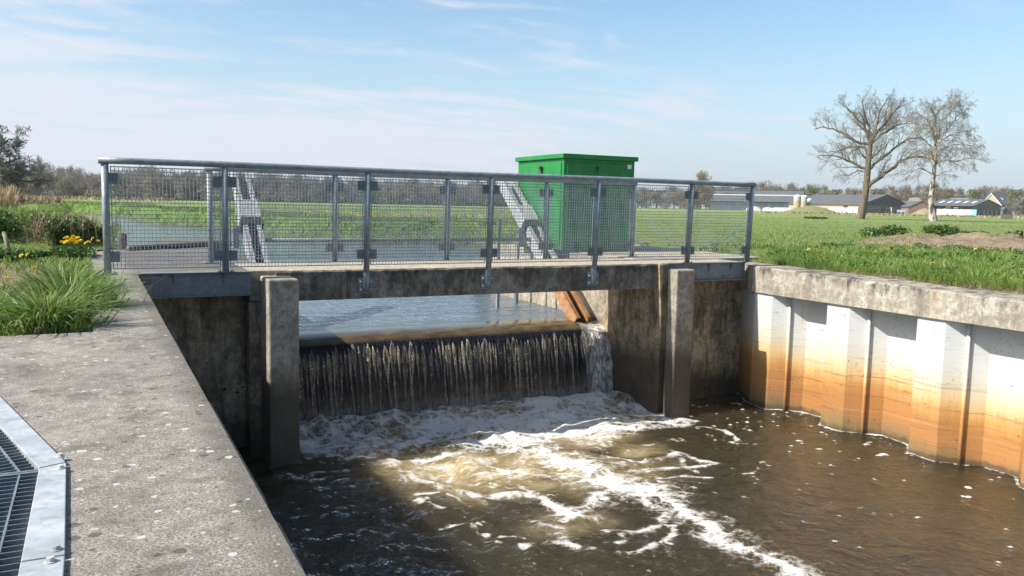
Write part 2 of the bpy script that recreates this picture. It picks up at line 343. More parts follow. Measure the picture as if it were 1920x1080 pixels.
def leafmat(name, stops, trans=0.35, rough=0.6):
    def fn(g):
        r = g.rnd(); n = g.noise(g.pos(), 0.9, 3, 0.6)
        f = g.m('ADD', g.m('MULTIPLY', r, 0.65), g.m('MULTIPLY', g.mr(n, 0.3, 0.7), 0.35))
        c = g.ramp(f, stops)
        b = g.n('ShaderNodeBsdfPrincipled', {'Base Color': c, 'Roughness': rough}).outputs[0]
        tr = g.n('ShaderNodeBsdfTranslucent', {'Color': c}).outputs[0]
        return g.n('ShaderNodeMixShader', {0: trans, 1: b, 2: tr}).outputs[0]
    return material(name, fn)
M['grass'] = leafmat('grass_blades', [(0.0, (0.07, 0.115, 0.022)), (0.5, (0.18, 0.29, 0.045)), (0.80, (0.28, 0.39, 0.085)), (0.90, (0.38, 0.39, 0.15)), (1.0, (0.42, 0.34, 0.16))])
M['tuft'] = leafmat('tuft_blades', [(0.0, (0.055, 0.11, 0.02)), (0.5, (0.145, 0.255, 0.04)), (0.82, (0.24, 0.36, 0.085)), (0.93, (0.38, 0.42, 0.20)), (1.0, (0.46, 0.38, 0.20))])
M['bramble'] = leafmat('bramble_leaves', [(0.0, (0.018, 0.045, 0.010)), (0.6, (0.045, 0.11, 0.018)), (0.9, (0.09, 0.17, 0.03)), (1.0, (0.12, 0.09, 0.04))], 0.25, 0.45)
M['shrub'] = leafmat('shrub_leaves', [(0.0, (0.035, 0.07, 0.014)), (0.5, (0.085, 0.155, 0.028)), (0.9, (0.16, 0.24, 0.05)), (1.0, (0.22, 0.20, 0.08))], 0.3, 0.5)
M['herb'] = leafmat('weed_leaves', [(0.0, (0.03, 0.07, 0.015)), (0.6, (0.07, 0.15, 0.025)), (1.0, (0.14, 0.24, 0.05))], 0.3)
M['dry'] = leafmat('dry_stalks', [(0.0, (0.20, 0.14, 0.07)), (0.6, (0.36, 0.27, 0.15)), (1.0, (0.55, 0.44, 0.27))], 0.2)
M['reed'] = leafmat('dry_reeds', [(0.0, (0.30, 0.21, 0.11)), (0.6, (0.46, 0.34, 0.19)), (1.0, (0.60, 0.48, 0.30))], 0.25)
M['twig'] = leafmat('woodland_twigs', [(0.0, (0.13, 0.115, 0.095)), (0.5, (0.24, 0.21, 0.17)), (0.88, (0.33, 0.28, 0.20)), (1.0, (0.25, 0.28, 0.13))], 0.3, 0.9)
M['bud'] = leafmat('budding_leaves', [(0.0, (0.09, 0.10, 0.04)), (0.5, (0.17, 0.18, 0.065)), (1.0, (0.25, 0.25, 0.09))], 0.3, 0.9)
M['tan'] = leafmat('brown_budding_twigs', [(0.0, (0.12, 0.085, 0.05)), (0.5, (0.22, 0.16, 0.085)), (1.0, (0.32, 0.24, 0.12))], 0.3, 0.9)
M['conifer'] = leafmat('dark_evergreen', [(0.0, (0.03, 0.038, 0.03)), (0.5, (0.05, 0.06, 0.045)), (1.0, (0.09, 0.10, 0.06))], 0.2, 0.8)
M['blossom'] = leafmat('pale_blossom', [(0.0, (0.35, 0.30, 0.27)), (1.0, (0.60, 0.55, 0.52))], 0.3, 0.8)
M['petal'] = leafmat('yellow_petals', [(0.0, (0.70, 0.48, 0.01)), (1.0, (0.88, 0.68, 0.02))], 0.3, 0.6)
def bark(c0, c1, lichen=None):
    def fn(g):
        p = g.obj(); n = g.noise(g.mp(p, (1, 1, 0.25)), 6, 5, 0.7); c = g.mix(g.mr(n, 0.3, 0.7), c0, c1)
        if lichen: c = g.mix(g.mr(g.noise(p, 1.6, 4, 0.6), 0.52, 0.66, 0, 0.75), c, lichen)
        return {'Base Color': c, 'Roughness': 0.9, 'Normal': g.bump(n, 0.6, 0.05)}
    return fn
M['bark'] = material('oak_bark', bark((0.085, 0.066, 0.048), (0.19, 0.15, 0.11), (0.19, 0.16, 0.07)))
M['oaktwig'] = material('oak_twigs', bark((0.16, 0.145, 0.125), (0.27, 0.24, 0.20)))
M['birch'] = material('birch_bark', lambda g: {'Base Color': g.mix(g.mr(g.noise(g.mp(g.obj(), (1.5, 1.5, 0.8)), 1.9, 4, 0.7), 0.47, 0.57), (0.42, 0.38, 0.33), (0.06, 0.05, 0.04)), 'Roughness': 0.8})
M['birchtwig'] = material('birch_twigs', bark((0.20, 0.175, 0.15), (0.30, 0.265, 0.225)))

def ground_fn(g):
    p = g.pos(); x, y, z = g.sep(p)
    n1 = g.noise(p, 0.35, 5, 0.6); n2 = g.noise(p, 5, 6, 0.7); n3 = g.noise(g.mp(p, (0.02, 0.10, 1), rot=(0, 0, R(-30))), 1.2, 4, 0.6)
    c = g.ramp(g.m('ADD', g.m('MULTIPLY', n2, 0.6), g.m('MULTIPLY', n1, 0.4)), [(0.25, (0.15, 0.215, 0.045)), (0.5, (0.235, 0.315, 0.080)), (0.75, (0.30, 0.38, 0.11))])
    c = g.mix(g.mr(n3, 0.42, 0.66, 0.0, 0.5), c, (0.33, 0.39, 0.125))
    c = g.mix(g.mr(g.noise(p, 0.12, 3, 0.5), 0.56, 0.70, 0.0, 0.35), c, (0.17, 0.24, 0.055))
    return {'Base Color': c, 'Roughness': 0.95, 'Normal': g.bump(g.m('ADD', n2, g.noise(p, 40, 4, 0.7)), 0.9, 0.12)}
M['ground'] = material('meadow_ground', ground_fn)
def earth_fn(g):
    p = g.pos(); z = g.sep(p)[2]; n = g.noise(p, 3, 6, 0.7)
    zz = g.m('ADD', z, g.m('MULTIPLY', g.m('SUBTRACT', n, 0.5), 0.9))
    c = g.mix(g.mr(n, 0.3, 0.7), (0.045, 0.035, 0.02), (0.12, 0.10, 0.05))
    c = g.mix(g.mr(zz, -0.95, -0.72), c, g.mix(g.mr(g.noise(p, 9, 5, 0.7), 0.3, 0.7), (0.06, 0.12, 0.015), (0.15, 0.25, 0.04)))
    return {'Base Color': c, 'Roughness': 0.95, 'Normal': g.bump(g.noise(p, 9, 6, 0.7), 1.0, 0.1)}
M['earth'] = material('bank_earth', earth_fn)
def soil_fn(g):
    p = g.pos(); n = g.noise(p, 4.5, 7, 0.72); n2 = g.noise(p, 1.3, 4, 0.6)
    c = g.ramp(n, [(0.25, (0.13, 0.085, 0.045)), (0.45, (0.29, 0.21, 0.13)), (0.7, (0.42, 0.34, 0.24))])
    c = g.mix(g.mr(n2, 0.58, 0.70, 0, 0.7), c, (0.10, 0.16, 0.03))
    return {'Base Color': c, 'Roughness': 0.95, 'Normal': g.bump(g.m('ADD', n, g.noise(p, 22, 5, 0.7)), 1.0, 0.08)}
M['soil'] = material('dry_clay_soil', soil_fn)

def water_shader(g, col, normal, rough=0.04, foam=None, foam_n=None, sss=False, ior=1.333):
    """murky water: colour scattered from within, sky mirrored by the rippled skin"""
    if sss: body = g.n('ShaderNodeSubsurfaceScattering', {'Color': col, 'Scale': 0.75, 'Radius': (1.0, 0.8, 0.5)}, falloff='BURLEY').outputs[0]
    else: body = g.n('ShaderNodeBsdfDiffuse', {'Color': col}).outputs[0]
    gl = g.n('ShaderNodeBsdfGlossy', {'Color': (1, 1, 1), 'Roughness': rough, 'Normal': normal}).outputs[0]
    fr = g.n('ShaderNodeFresnel', {'IOR': ior, 'Normal': normal}).outputs[0]
    w = g.n('ShaderNodeMixShader', {0: fr, 1: body, 2: gl}).outputs[0]
    if foam is not None:
        fd = g.n('ShaderNodeBsdfDiffuse', {'Color': foam[1], 'Normal': foam_n}).outputs[0]
        w = g.n('ShaderNodeMixShader', {0: foam[0], 1: w, 2: fd}).outputs[0]
    return w
def upwater_fn(g):
    p = g.pos()
    a = g.noise(g.mp(p, (1.0, 2.4, 1), rot=(0, 0, R(15))), 3.0, 5, 0.6, 0.8); b = g.noise(g.mp(p, (1, 1.8, 1), rot=(0, 0, R(-20))), 10, 3, 0.55)
    w = g.noise(p, 0.22, 3, 0.5)
    h = g.m('ADD', g.m('MULTIPLY', a, g.mr(w, 0.3, 0.7, 0.5, 1.2)), g.m('MULTIPLY', b, 0.25))
    far_ = g.mr(g.sep(p)[1], 14.0, 45.0, 0.8, 0.4)
    return water_shader(g, (0.095, 0.128, 0.160), g.bump(h, far_, 0.09), 0.05, ior=2.3)
M['upwater'] = material('upstream_water', upwater_fn)
def pool_fn(g):
    p = g.pos(); foam = g.attr('foam'); aer = g.attr('aer'); turb = g.attr('turb')
    wp = g.vm('ADD', p, g.vm('SCALE', g.vm('SUBTRACT', g.noise(p, 3.0, 4, 0.6, col=True), (0.5, 0.5, 0.5))))
    wp.node.inputs[1].links[0].from_node.inputs['Scale'].default_value = 0.22
    wp2 = g.vm('ADD', p, g.vm('SCALE', g.vm('SUBTRACT', g.noise(p, 1.6, 5, 0.6, col=True), (0.5, 0.5, 0.5))))
    wp2.node.inputs[1].links[0].from_node.inputs['Scale'].default_value = 0.55
    v1 = g.vor(wp, 5.0, 'DISTANCE_TO_EDGE'); v2 = g.vor(wp, 13.0, 'DISTANCE_TO_EDGE')
    lace = g.m('MAXIMUM', g.mr(v1, 0.20, 0.0), g.m('MULTIPLY', g.mr(v2, 0.24, 0.0), 0.7))
    cream = g.noise(g.mp(wp2, (1.0, 1.5, 1), rot=(0, 0, 0.35)), 4.0, 9, 0.62, 0.5)
    f1 = g.noise(p, 38, 5, 0.75); bub = g.vor(p, 75.0)
    k = g.m('ADD', foam, g.m('ADD', g.m('ADD', g.m('MULTIPLY', g.m('SUBTRACT', cream, 0.5), 2.3), g.m('MULTIPLY', g.m('SUBTRACT', lace, 0.55), 0.42)), g.m('MULTIPLY', g.m('SUBTRACT', f1, 0.5), 0.75)))
    k = g.m('MULTIPLY', k, g.mr(foam, 0.05, 0.3))
    fm = g.mr(k, 0.22, 0.95)
    film = g.mr(k, 0.05, 0.50, 0.0, 0.30)
    water = g.mix(aer, (0.038, 0.031, 0.0165), g.mix(g.mr(cream, 0.38, 0.62), (0.36, 0.26, 0.115), (0.62, 0.50, 0.29)))
    water = g.mix(g.m('MULTIPLY', film, g.mr(foam, 0.05, 0.4)), water, (0.48, 0.40, 0.28))
    foamc = g.mix(g.mr(bub, 0.1, 0.6), (0.92, 0.91, 0.89), (0.72, 0.70, 0.66))
    r1 = g.noise(g.mp(p, (1, 1, 1), rot=(0, 0, 0.4)), 3.4, 5, 0.55, 1.8); r2 = g.noise(g.mp(p, (1.3, 1, 1)), 13, 4, 0.6, 1.2)
    h = g.m('ADD', g.m('MULTIPLY', r1, 0.9), g.m('MULTIPLY', r2, 0.35))
    nr = g.bump(h, g.m('MULTIPLY', g.mr(turb, 0.0, 1.0, 0.75, 1.0), g.mr(g.sep(p)[0], 3.2, 6.0, 1.0, 0.40)), 0.13)
    fn_ = g.bump(g.m('ADD', g.m('MULTIPLY', cream, 1.5), g.m('ADD', f1, g.m('MULTIPLY', bub, -0.5))), 0.5, 0.03)
    return water_shader(g, water, nr, 0.05, (fm, foamc), fn_, True)
M['pool'] = material('brown_pool_water', pool_fn)
def fall_fn(g):
    p = g.pos(); s = g.attr('strand'); lip = g.attr('lip'); spl = g.attr('splash')
    sv = g.noise(g.mp(p, (1, 1, 0.10)), 55, 4, 0.65); sv2 = g.noise(g.mp(p, (1, 1, 0.5)), 90, 4, 0.7)
    base = g.mix(g.mr(sv, 0.42, 0.66), (0.006, 0.010, 0.018), (0.040, 0.046, 0.055))  # navy between the strands carries the sky's reflection as colour
    mot = g.noise(g.mp(p, (1, 1, 0.6)), 120, 3, 0.7)
    str_c = g.mix(g.mr(mot, 0.38, 0.64), (0.10, 0.082, 0.053), (0.62, 0.54, 0.41))
    c = g.mix(g.mr(s, 0.12, 0.9), base, str_c)
    gl = g.m('MULTIPLY', g.mr(g.noise(g.mp(p, (1, 1, 0.55)), 85, 2, 0.5), 0.62, 0.67), g.mr(s, 0.15, 0.6))
    c = g.mix(g.m('MULTIPLY', gl, 0.95), c, (0.92, 0.90, 0.86))  # white glints painted into the strand colour
    zf = g.mr(g.sep(p)[2], -1.55, -1.98, 0.0, 0.55)
    c = g.mix(g.m('MULTIPLY', zf, g.mr(g.noise(g.mp(p, (1, 1, 0.5)), 9, 5, 0.7), 0.30, 0.62)), c, (0.34, 0.275, 0.19))
    c = g.mix(lip, c, g.mix(g.mr(g.noise(g.mp(p, (0.4, 1, 1)), 9, 4, 0.6), 0.35, 0.7), (0.060, 0.044, 0.022), (0.13, 0.092, 0.045)))
    white = g.mix(g.mr(g.noise(g.mp(p, (1, 1, 0.3)), 26, 5, 0.65), 0.36, 0.62), (0.26, 0.235, 0.20), (0.90, 0.89, 0.86))
    c = g.mix(spl, c, white)
    h = g.m('ADD', g.m('MULTIPLY', g.m('MULTIPLY', sv, 0.35), g.m('SUBTRACT', 1.0, lip)), g.m('MULTIPLY', sv2, s))
    return {'Base Color': c, 'Roughness': g.mr(s, 0, 1, 0.08, 0.22), 'IOR': 1.333, 'Normal': g.bump(h, 0.6, 0.02)}
M['fall'] = material('falling_water', fall_fn)
def flat(name, c0, c1, rough=0.8, sc=2.0, metal=0.0):
    return material(name, lambda g: {'Base Color': g.mix(g.mr(g.noise(g.pos(), sc, 5, 0.65), 0.3, 0.7), c0, c1), 'Roughness': rough, 'Metallic': metal})

# ------------------------------------------------------------------ setting: ground, quay, water
ZW, ZU, ZG = -2.02, -0.95, -0.03
XQ, YF, YB = 0.365, 8.88, 10.08           # quay edge, downstream and upstream faces of the deck
hole = [(XQ, -40), (9.0, -40), (9.0, 9.45), (7.3, 9.45), (6.88, 9.6), (6.88, 14.2), (8.6, 17.5), (11.5, 21.0), (13.2, 25.0), (14.2, 28.5), (13.8, 30.3), (10.1, 32.3), (8.0, 35.5),
        (7.3, 40.4), (6.1, 51.5), (4.0, 56), (3.0, 62), (2.2, 78), (-3, 92), (-18, 104), (-70, 118), (-70, 104), (-22, 92), (-8, 83), (-2.4, 72), (-1.2, 48), (-0.1, 30),
        (0.05, 20.0), (0.18, 13.6), (0.40, 13.25), (1.0, 15.6), (1.85, 16.7), (1.85, 13.6), (1.72, 13.5), (1.72, 9.45), (XQ, 9.45)]
def ground_sheet():
    big = [(-3000, -600), (3000, -600), (3000, 4500), (-3000, 4500)]
    vs = [Vector(p) for p in big+hole]; n = len(hole)
    ed = [(i, (i+1) % 4) for i in range(4)]+[(4+i, 4+(i+1) % n) for i in range(n)]
    pit_h = len(vs)
    pit = [(-1.6, 1.2), (-0.13, 1.2), (-0.15, 2.54), (-0.32, 3.2), (-1.6, 3.6)]
    vs += [Vector(p) for p in pit]; ed += [(pit_h+i, pit_h+(i+1) % 5) for i in range(5)]
    V, E, F, _, _, _ = geometry.delaunay_2d_cdt(vs, ed, [], 0, 1e-6)
    def inside(pt, poly):
        c = False; j = len(poly)-1
        for i in range(len(poly)):
            (xi, yi), (xj, yj) = poly[i], poly[j]
            if (yi > pt[1]) != (yj > pt[1]) and pt[0] < (xj-xi)*(pt[1]-yi)/(yj-yi)+xi: c = not c
            j = i
        return c
    FF = []
    for f in F:
        c = sum((V[i] for i in f), Vector((0, 0)))/len(f)
        if not inside(c, hole) and not inside(c, pit) and abs(c[0]) < 3001: FF.append(list(f))
    mb = MB(); mb.add([(v[0], v[1], ZG) for v in V], FF)
    return kind(mb.build('ground', M['ground']), 'structure')
ground_sheet()
def banks():
    # earth slope from the meadow edge down below the water along the natural banks
    idx = list(range(5, 33)); mb = MB(); P = np.array([hole[i] for i in idx], float)
    # densify
    D = [P[0]]
    for a, b in zip(P[:-1], P[1:]):
        k = max(2, int(np.hypot(*(b-a))/0.8)); k = min(k, 60)
        for t in range(1, k+1): D.append(a+(b-a)*t/k)
    D = np.array(D); T = np.gradient(D, axis=0); T /= np.hypot(T[:, 0], T[:, 1])[:, None]; N = np.stack([-T[:, 1], T[:, 0]], 1)   # left of travel = into the water
    rows = []
    for j, (o, z) in enumerate([(-0.5, ZG-0.02), (0.0, ZG+0.02), (0.10, -0.25), (0.25, -0.62), (0.40, -0.98), (0.8, -1.6)]):
        w = (fbm(D[:, 0]*1.3+j*7, D[:, 1]*1.3, 3, 11)-0.5)*(0.25 if 0 < j < 5 else 0)
        q = D+N*(o+w)[:, None]; rows.append(np.column_stack([q, np.full(len(q), z)+(w*0.6 if 0 < j < 5 else 0)]))
    mb.grid(np.array(rows)); return kind(mb.build('river_bank', M['earth'], smooth=True), 'structure')
banks()

def quay():
    mb = MB()
    # concrete quay: top at z 0, water-side wall down below the pool; pit left open under the grating
    top = [(-3.2, 5.12), (-3.2, 3.95), (-1.6, 3.95), (-0.33, 3.35), (-0.16, 2.56), (-0.14, 1.2), (-1.6, 1.2), (-3.2, 1.2), (-3.2, -3.5), (XQ, -3.5), (XQ, YF-0.10), (XQ, 9.7), (XQ, 10.2),
           (0.05, 12.6), (-0.06, 12.4), (-0.10, 9.4), (-0.07, 8.2), (-0.11, 6.8), (-0.02, 5.35), (-0.3, 5.14)]
    # split into simple polygons
    polys = [[(-3.2, 3.95), (-1.6, 3.95), (-0.33, 3.35), (XQ, 3.35), (XQ, 5.12), (-3.2, 5.12)],
             [(-0.33, 3.35), (-0.16, 2.56), (XQ, 2.56), (XQ, 3.35)], [(-0.16, 2.56), (-0.14, 1.2), (XQ, 1.2), (XQ, 2.56)],
             [(-3.2, -3.5), (XQ, -3.5), (XQ, 1.2), (-3.2, 1.2)],
             [(-0.02, 5.12), (XQ, 5.12), (XQ, 8.78), (-0.08, 8.78), (-0.07, 8.2), (-0.11, 6.8)]]
    V = []; F = []; key = {}
    for pl in polys:
        f = []
        for q in pl:
            k = (round(q[0], 3), round(q[1], 3))
            if k not in key: key[k] = len(V); V.append((q[0], q[1], 0.0))
            f.append(key[k])
        F.append(f)
    mb.add(V, F)
    # water-side arris, worn slightly, then the wall
    ys = np.arange(-3.5, 8.79, 0.04); chip = np.clip(fbm(ys*3, ys*0+2, 4, 5)-0.5, 0, 1)*0.06
    rows = np.array([np.column_stack([np.full_like(ys, XQ), ys, np.zeros_like(ys)]),
                     np.column_stack([np.full_like(ys, XQ+0.012)-chip*0.2, ys, -0.012-chip]),
                     np.column_stack([np.full_like(ys, XQ+0.012), ys, np.full_like(ys, -0.10)]),
                     np.column_stack([np.full_like(ys, XQ+0.012), ys, np.full_like(ys, -3.2)])])
    mb.grid(rows)
    mb.add([(XQ, 8.78, 0), (-0.08, 8.78, 0), (-0.08, 8.78, -3), (XQ, 8.78, -3)], [(0, 1, 2, 3)])
    kind(mb.build('quay', M['quay']), 'structure')
    m2 = MB()                                      # landing and dirt-coated slab upstream of the left end of the walkway
    m2.prism([(-0.08, 8.784), (XQ+0.03, 8.784), (XQ+0.03, 9.24), (XQ+0.03, 9.6), (1.72, 9.6), (1.72, 13.4), (1.87, 13.5), (1.87, 16.75), (1.0, 15.65), (0.42, 13.27), (0.05, 12.7), (-0.06, 12.4), (-0.10, 9.4)], -3.0, -0.004)
    kind(m2.build('concrete_platform', M['platform']), 'structure')
    m3 = MB()
    m3.prism([(6.95, 9.7), (8.3, 9.46), (9.3, 9.6), (9.5, 13.4), (6.95, 13.6)], -0.4, 0.012)
    kind(m3.build('concrete_pad', M['deck']), 'structure')
quay()

# pit under the grating
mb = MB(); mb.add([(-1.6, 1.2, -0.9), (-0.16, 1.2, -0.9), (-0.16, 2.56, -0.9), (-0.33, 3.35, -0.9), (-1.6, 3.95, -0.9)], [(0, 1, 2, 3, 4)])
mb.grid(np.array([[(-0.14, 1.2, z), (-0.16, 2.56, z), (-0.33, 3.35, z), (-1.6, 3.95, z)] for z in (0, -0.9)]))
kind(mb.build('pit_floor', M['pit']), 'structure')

def grating():
    t = thing('pit_grating', 'galvanised steel grating with a wide flat frame covering a pit in the concrete quay', 'grating', (-0.15, 2.55, 0))
    # frame edge lines (outer, inner) along the two sides that meet at the fold
    A0, A1 = np.array((-0.115, 2.565)), np.array((-1.10, 6.0))
    d1 = np.array((-0.33, 3.49))-np.array((-0.10, 2.575)); d1 /= np.hypot(*d1); n1 = np.array((-d1[1], d1[0])); n1 = n1 if n1[0] < 0 else -n1
    d2 = np.array((0.0, -1.0)); n2 = np.array((-1.0, 0.0))
    W = 0.082; o = np.array((-0.09, 2.57)); z0, z1 = 0.004, 0.012
    inn = o+np.array((-W, 0))+np.array((0, 0.0)); inn1 = np.array((-0.155, 2.545))
    f1 = MB(); f1.prism([tuple(o+d1*0.004), tuple(o+d1*1.05), tuple(o+d1*1.05+n1*W), tuple(inn1+d1*0.004)], -0.03, z1); f1.build('frame', M['grating'], t, bevel=0.002)
    f2 = MB(); f2.prism([tuple(o-(0, 0.004)), tuple(inn1-(0, 0.004)), (-0.155, 1.895), (-0.075, 1.895)], -0.03, z1); f2.build('frame', M['grating'], t, bevel=0.002)
    f3 = MB(); f3.prism([(-0.075, 1.888), (-0.155, 1.888), (-0.155, 1.25), (-0.075, 1.25)], -0.03, z1); f3.build('frame', M['grating'], t, bevel=0.002)
    # lower panel: bearing bars across, cross bars along
    g1 = MB()
    for y in np.arange(2.50, 1.22, -0.0333): g1.box(-1.2, -0.157, y-0.0015, y+0.0015, -0.030, 0.006)
    for x in np.arange(-0.20, -1.2, -0.10): g1.box(x-0.0025, x+0.0025, 1.25, 2.515, -0.008, 0.0075)
    g1.box(-1.2, -0.157, 2.518, 2.530, -0.032, 0.0085)
    g1.build('grating_panel', M['galv_dark'], t)  # darker steel than the frame: shade of unlit bar sides in the colour
    g2 = MB(); a = np.array((-0.162, 2.552))
    nb = n1; s0 = 0.0
    for i in range(0, 32):
        s = i*0.0333; p = a+d1*s
        L = 1.1
        # bars run away from the frame, clipped by the seam with the lower panel
        q = p+nb*L
        if q[1] < 2.54: k = (p[1]-2.54)/max(1e-6, (p[1]-q[1])); q = p+nb*L*min(1, max(k, 0))
        if np.hypot(*(q-p)) < 0.01: continue
        c = (p+q)/2; h = (q-p)/2
        g2.obox((c[0], c[1], -0.012), (h[0], h[1], 0), (d1[0]*0.0015, d1[1]*0.0015, 0), (0, 0, 0.018))
    for j in range(1, 10):
        p = a+nb*(j*0.10-0.06); q = p+d1*1.05
        if p[1] < 2.54: p = p+d1*((2.54-p[1])/d1[1])
        c = (p+q)/2; h = (q-p)/2
        g2.obox((c[0], c[1], 0.0), (h[0], h[1], 0), (nb[0]*0.0025, nb[1]*0.0025, 0), (0, 0, 0.0075))
    g2.box(-1.2, -0.159, 2.535, 2.546, -0.032, 0.0085)
    g2.build('grating_panel', M['galv_dark'], t)  # same darkened steel, standing in for the bars' unlit sides
    for (x, y) in [(-0.106, 2.63), (-0.102, 2.515), (-0.092, 1.925), (-0.10, 1.865)]:
        b = MB(); th = np.arange(6)*math.pi/3
        b.tube([(x, y, 0.012), (x, y, 0.0145)], 0.0125, 16)
        b.tube([(x, y, 0.0145), (x, y, 0.0225)], 0.0085, 6)
        b.build('bolt', M['galv_light'], t, bevel=0.001)
grating()

# upstream river surface
def river():
    mb = MB()
    xs = np.arange(1.70, 6.90, 0.026); ys = np.arange(10.62, 14.34, 0.026); X, Y = np.meshgrid(xs, ys, indexing='ij'); tp = np.clip((Y-10.62)/0.5, 0, 1)
    wv = (fbm(X*3.2+0.5*Y, Y*7.5, 3, 401)-0.5)*0.030+(fbm(X*7-1.0*Y, Y*13, 2, 402)-0.5)*0.014
    mb.grid(np.stack([X, Y, ZU+wv*tp*0.6*(0.4+1.2*fbm(X*0.6, Y*0.6, 2, 403))], -1), True)
    mb.add([(-90, 14.3, ZU), (40, 14.3, ZU), (40, 135, ZU), (-90, 135, ZU)], [(0, 1, 2, 3)])
    kind(mb.build('river_water', M['upwater'], smooth=True), 'structure')
river()

# pool below the weir, with foam laid out as currents on the water surface
def z8(x, y): return at(540+x/1.92, 720+y/1.92, 2, ZW)[:2]
STROKES = [  # polyline in zoom pixels, half width (m), strength
    ([(800, 200), (900, 250), (1000, 290), (1100, 330), (1200, 362), (1300, 390)], 0.20, 1.0),
    ([(1300, 390), (1380, 430), (1450, 470), (1520, 500), (1560, 560), (1620, 605), (1720, 622), (1800, 655), (1860, 700)], 0.10, 1.0),
    ([(1150, 350), (1250, 390), (1330, 430), (1400, 450)], 0.13, 0.62),
    ([(380, 285), (450, 340), (560, 372), (640, 408), (720, 420), (830, 405), (900, 412), (960, 450), (1010, 470), (1090, 482)], 0.05, 0.8),
    ([(560, 258), (680, 280), (800, 312), (860, 370), (930, 430), (1000, 462)], 0.05, 0.7),
    ([(1010, 465), (1080, 442), (1150, 402), (1200, 372)], 0.07, 0.8), ([(975, 260), (1060, 320), (1040, 355), (1100, 345)], 0.05, 0.7),
    ([(880, 482), (940, 490), (1000, 470)], 0.06, 0.75), ([(945, 520), (990, 570), (1040, 595), (1110, 602)], 0.035, 0.75),
    ([(1150, 525), (1250, 520), (1330, 500), (1400, 512), (1380, 550), (1330, 580), (1200, 605)], 0.032, 0.66),
    ([(1330, 490), (1310, 440), (1280, 400)], 0.05, 0.6), ([(1200, 560), (1230, 535), (1300, 520)], 0.03, 0.6),
    ([(1160, 270), (1300, 285), (1380, 250), (1460, 275), (1540, 288), (1440, 310), (1300, 312)], 0.05, 0.66),
    ([(1340, 350), (1460, 335), (1560, 340)], 0.02, 0.6), ([(1360, 240), (1420, 300), (1500, 320)], 0.04, 0.5),
    ([(410, 350), (380, 285), (470, 265), (600, 250)], 0.05, 0.75), ([(480, 400), (545, 405)], 0.04, 0.65), ([(570, 420), (680, 445)], 0.02, 0.55),
    ([(470, 440), (530, 465)], 0.04, 0.62), ([(580, 510), (640, 512), (715, 530)], 0.03, 0.62), ([(770, 535), (850, 538)], 0.022, 0.6), ([(860, 575), (890, 568)], 0.04, 0.62),
    ([(20, 330), (100, 315), (200, 320)], 0.06, 0.58), ([(60, 350), (150, 345)], 0.05, 0.45), ([(640, 370), (720, 345), (820, 380)], 0.035, 0.55), ([(870, 330), (950, 340), (1020, 330)], 0.05, 0.5),
    ([(690, 370), (840, 370), (930, 400)], 0.03, 0.5), ([(690, 560), (760, 572)], 0.015, 0.55), ([(820, 478), (860, 480)], 0.015, 0.55), ([(1000, 605), (1150, 612)], 0.01, 0.55),
    ([(1380, 130), (1450, 140)], 0.03, 0.62), ([(1470, 150), (1520, 150)], 0.025, 0.55), ([(1560, 160), (1610, 190), (1570, 200)], 0.03, 0.55), ([(1610, 195), (1660, 210)], 0.035, 0.58),
    ([(1650, 330), (1720, 300)], 0.015, 0.5), ([(1740, 80), (1800, 95)], 0.012, 0.55), ([(1600, 60), (1630, 75)], 0.012, 0.6), ([(700, 185), (800, 172), (860, 160)], 0.05, 0.9),
    ([(1220, 170), (1330, 160)], 0.06, 0.6), ([(950, 200), (1080, 165), (1180, 190), (1130, 240)], 0.035, 0.66), ([(1120, 300), (1190, 320), (1260, 300)], 0.04, 0.5),
    ([(1300, 220), (1420, 205)], 0.03, 0.5), ([(1580, 470), (1630, 495)], 0.02, 0.5), ([(1640, 600), (1700, 640)], 0.03, 0.5)]
def segdist(X, Y, a, b):
    d = b-a; L = d@d+1e-9; t = np.clip(((X-a[0])*d[0]+(Y-a[1])*d[1])/L, 0, 1)
    return np.hypot(X-a[0]-t*d[0], Y-a[1]-t*d[1])
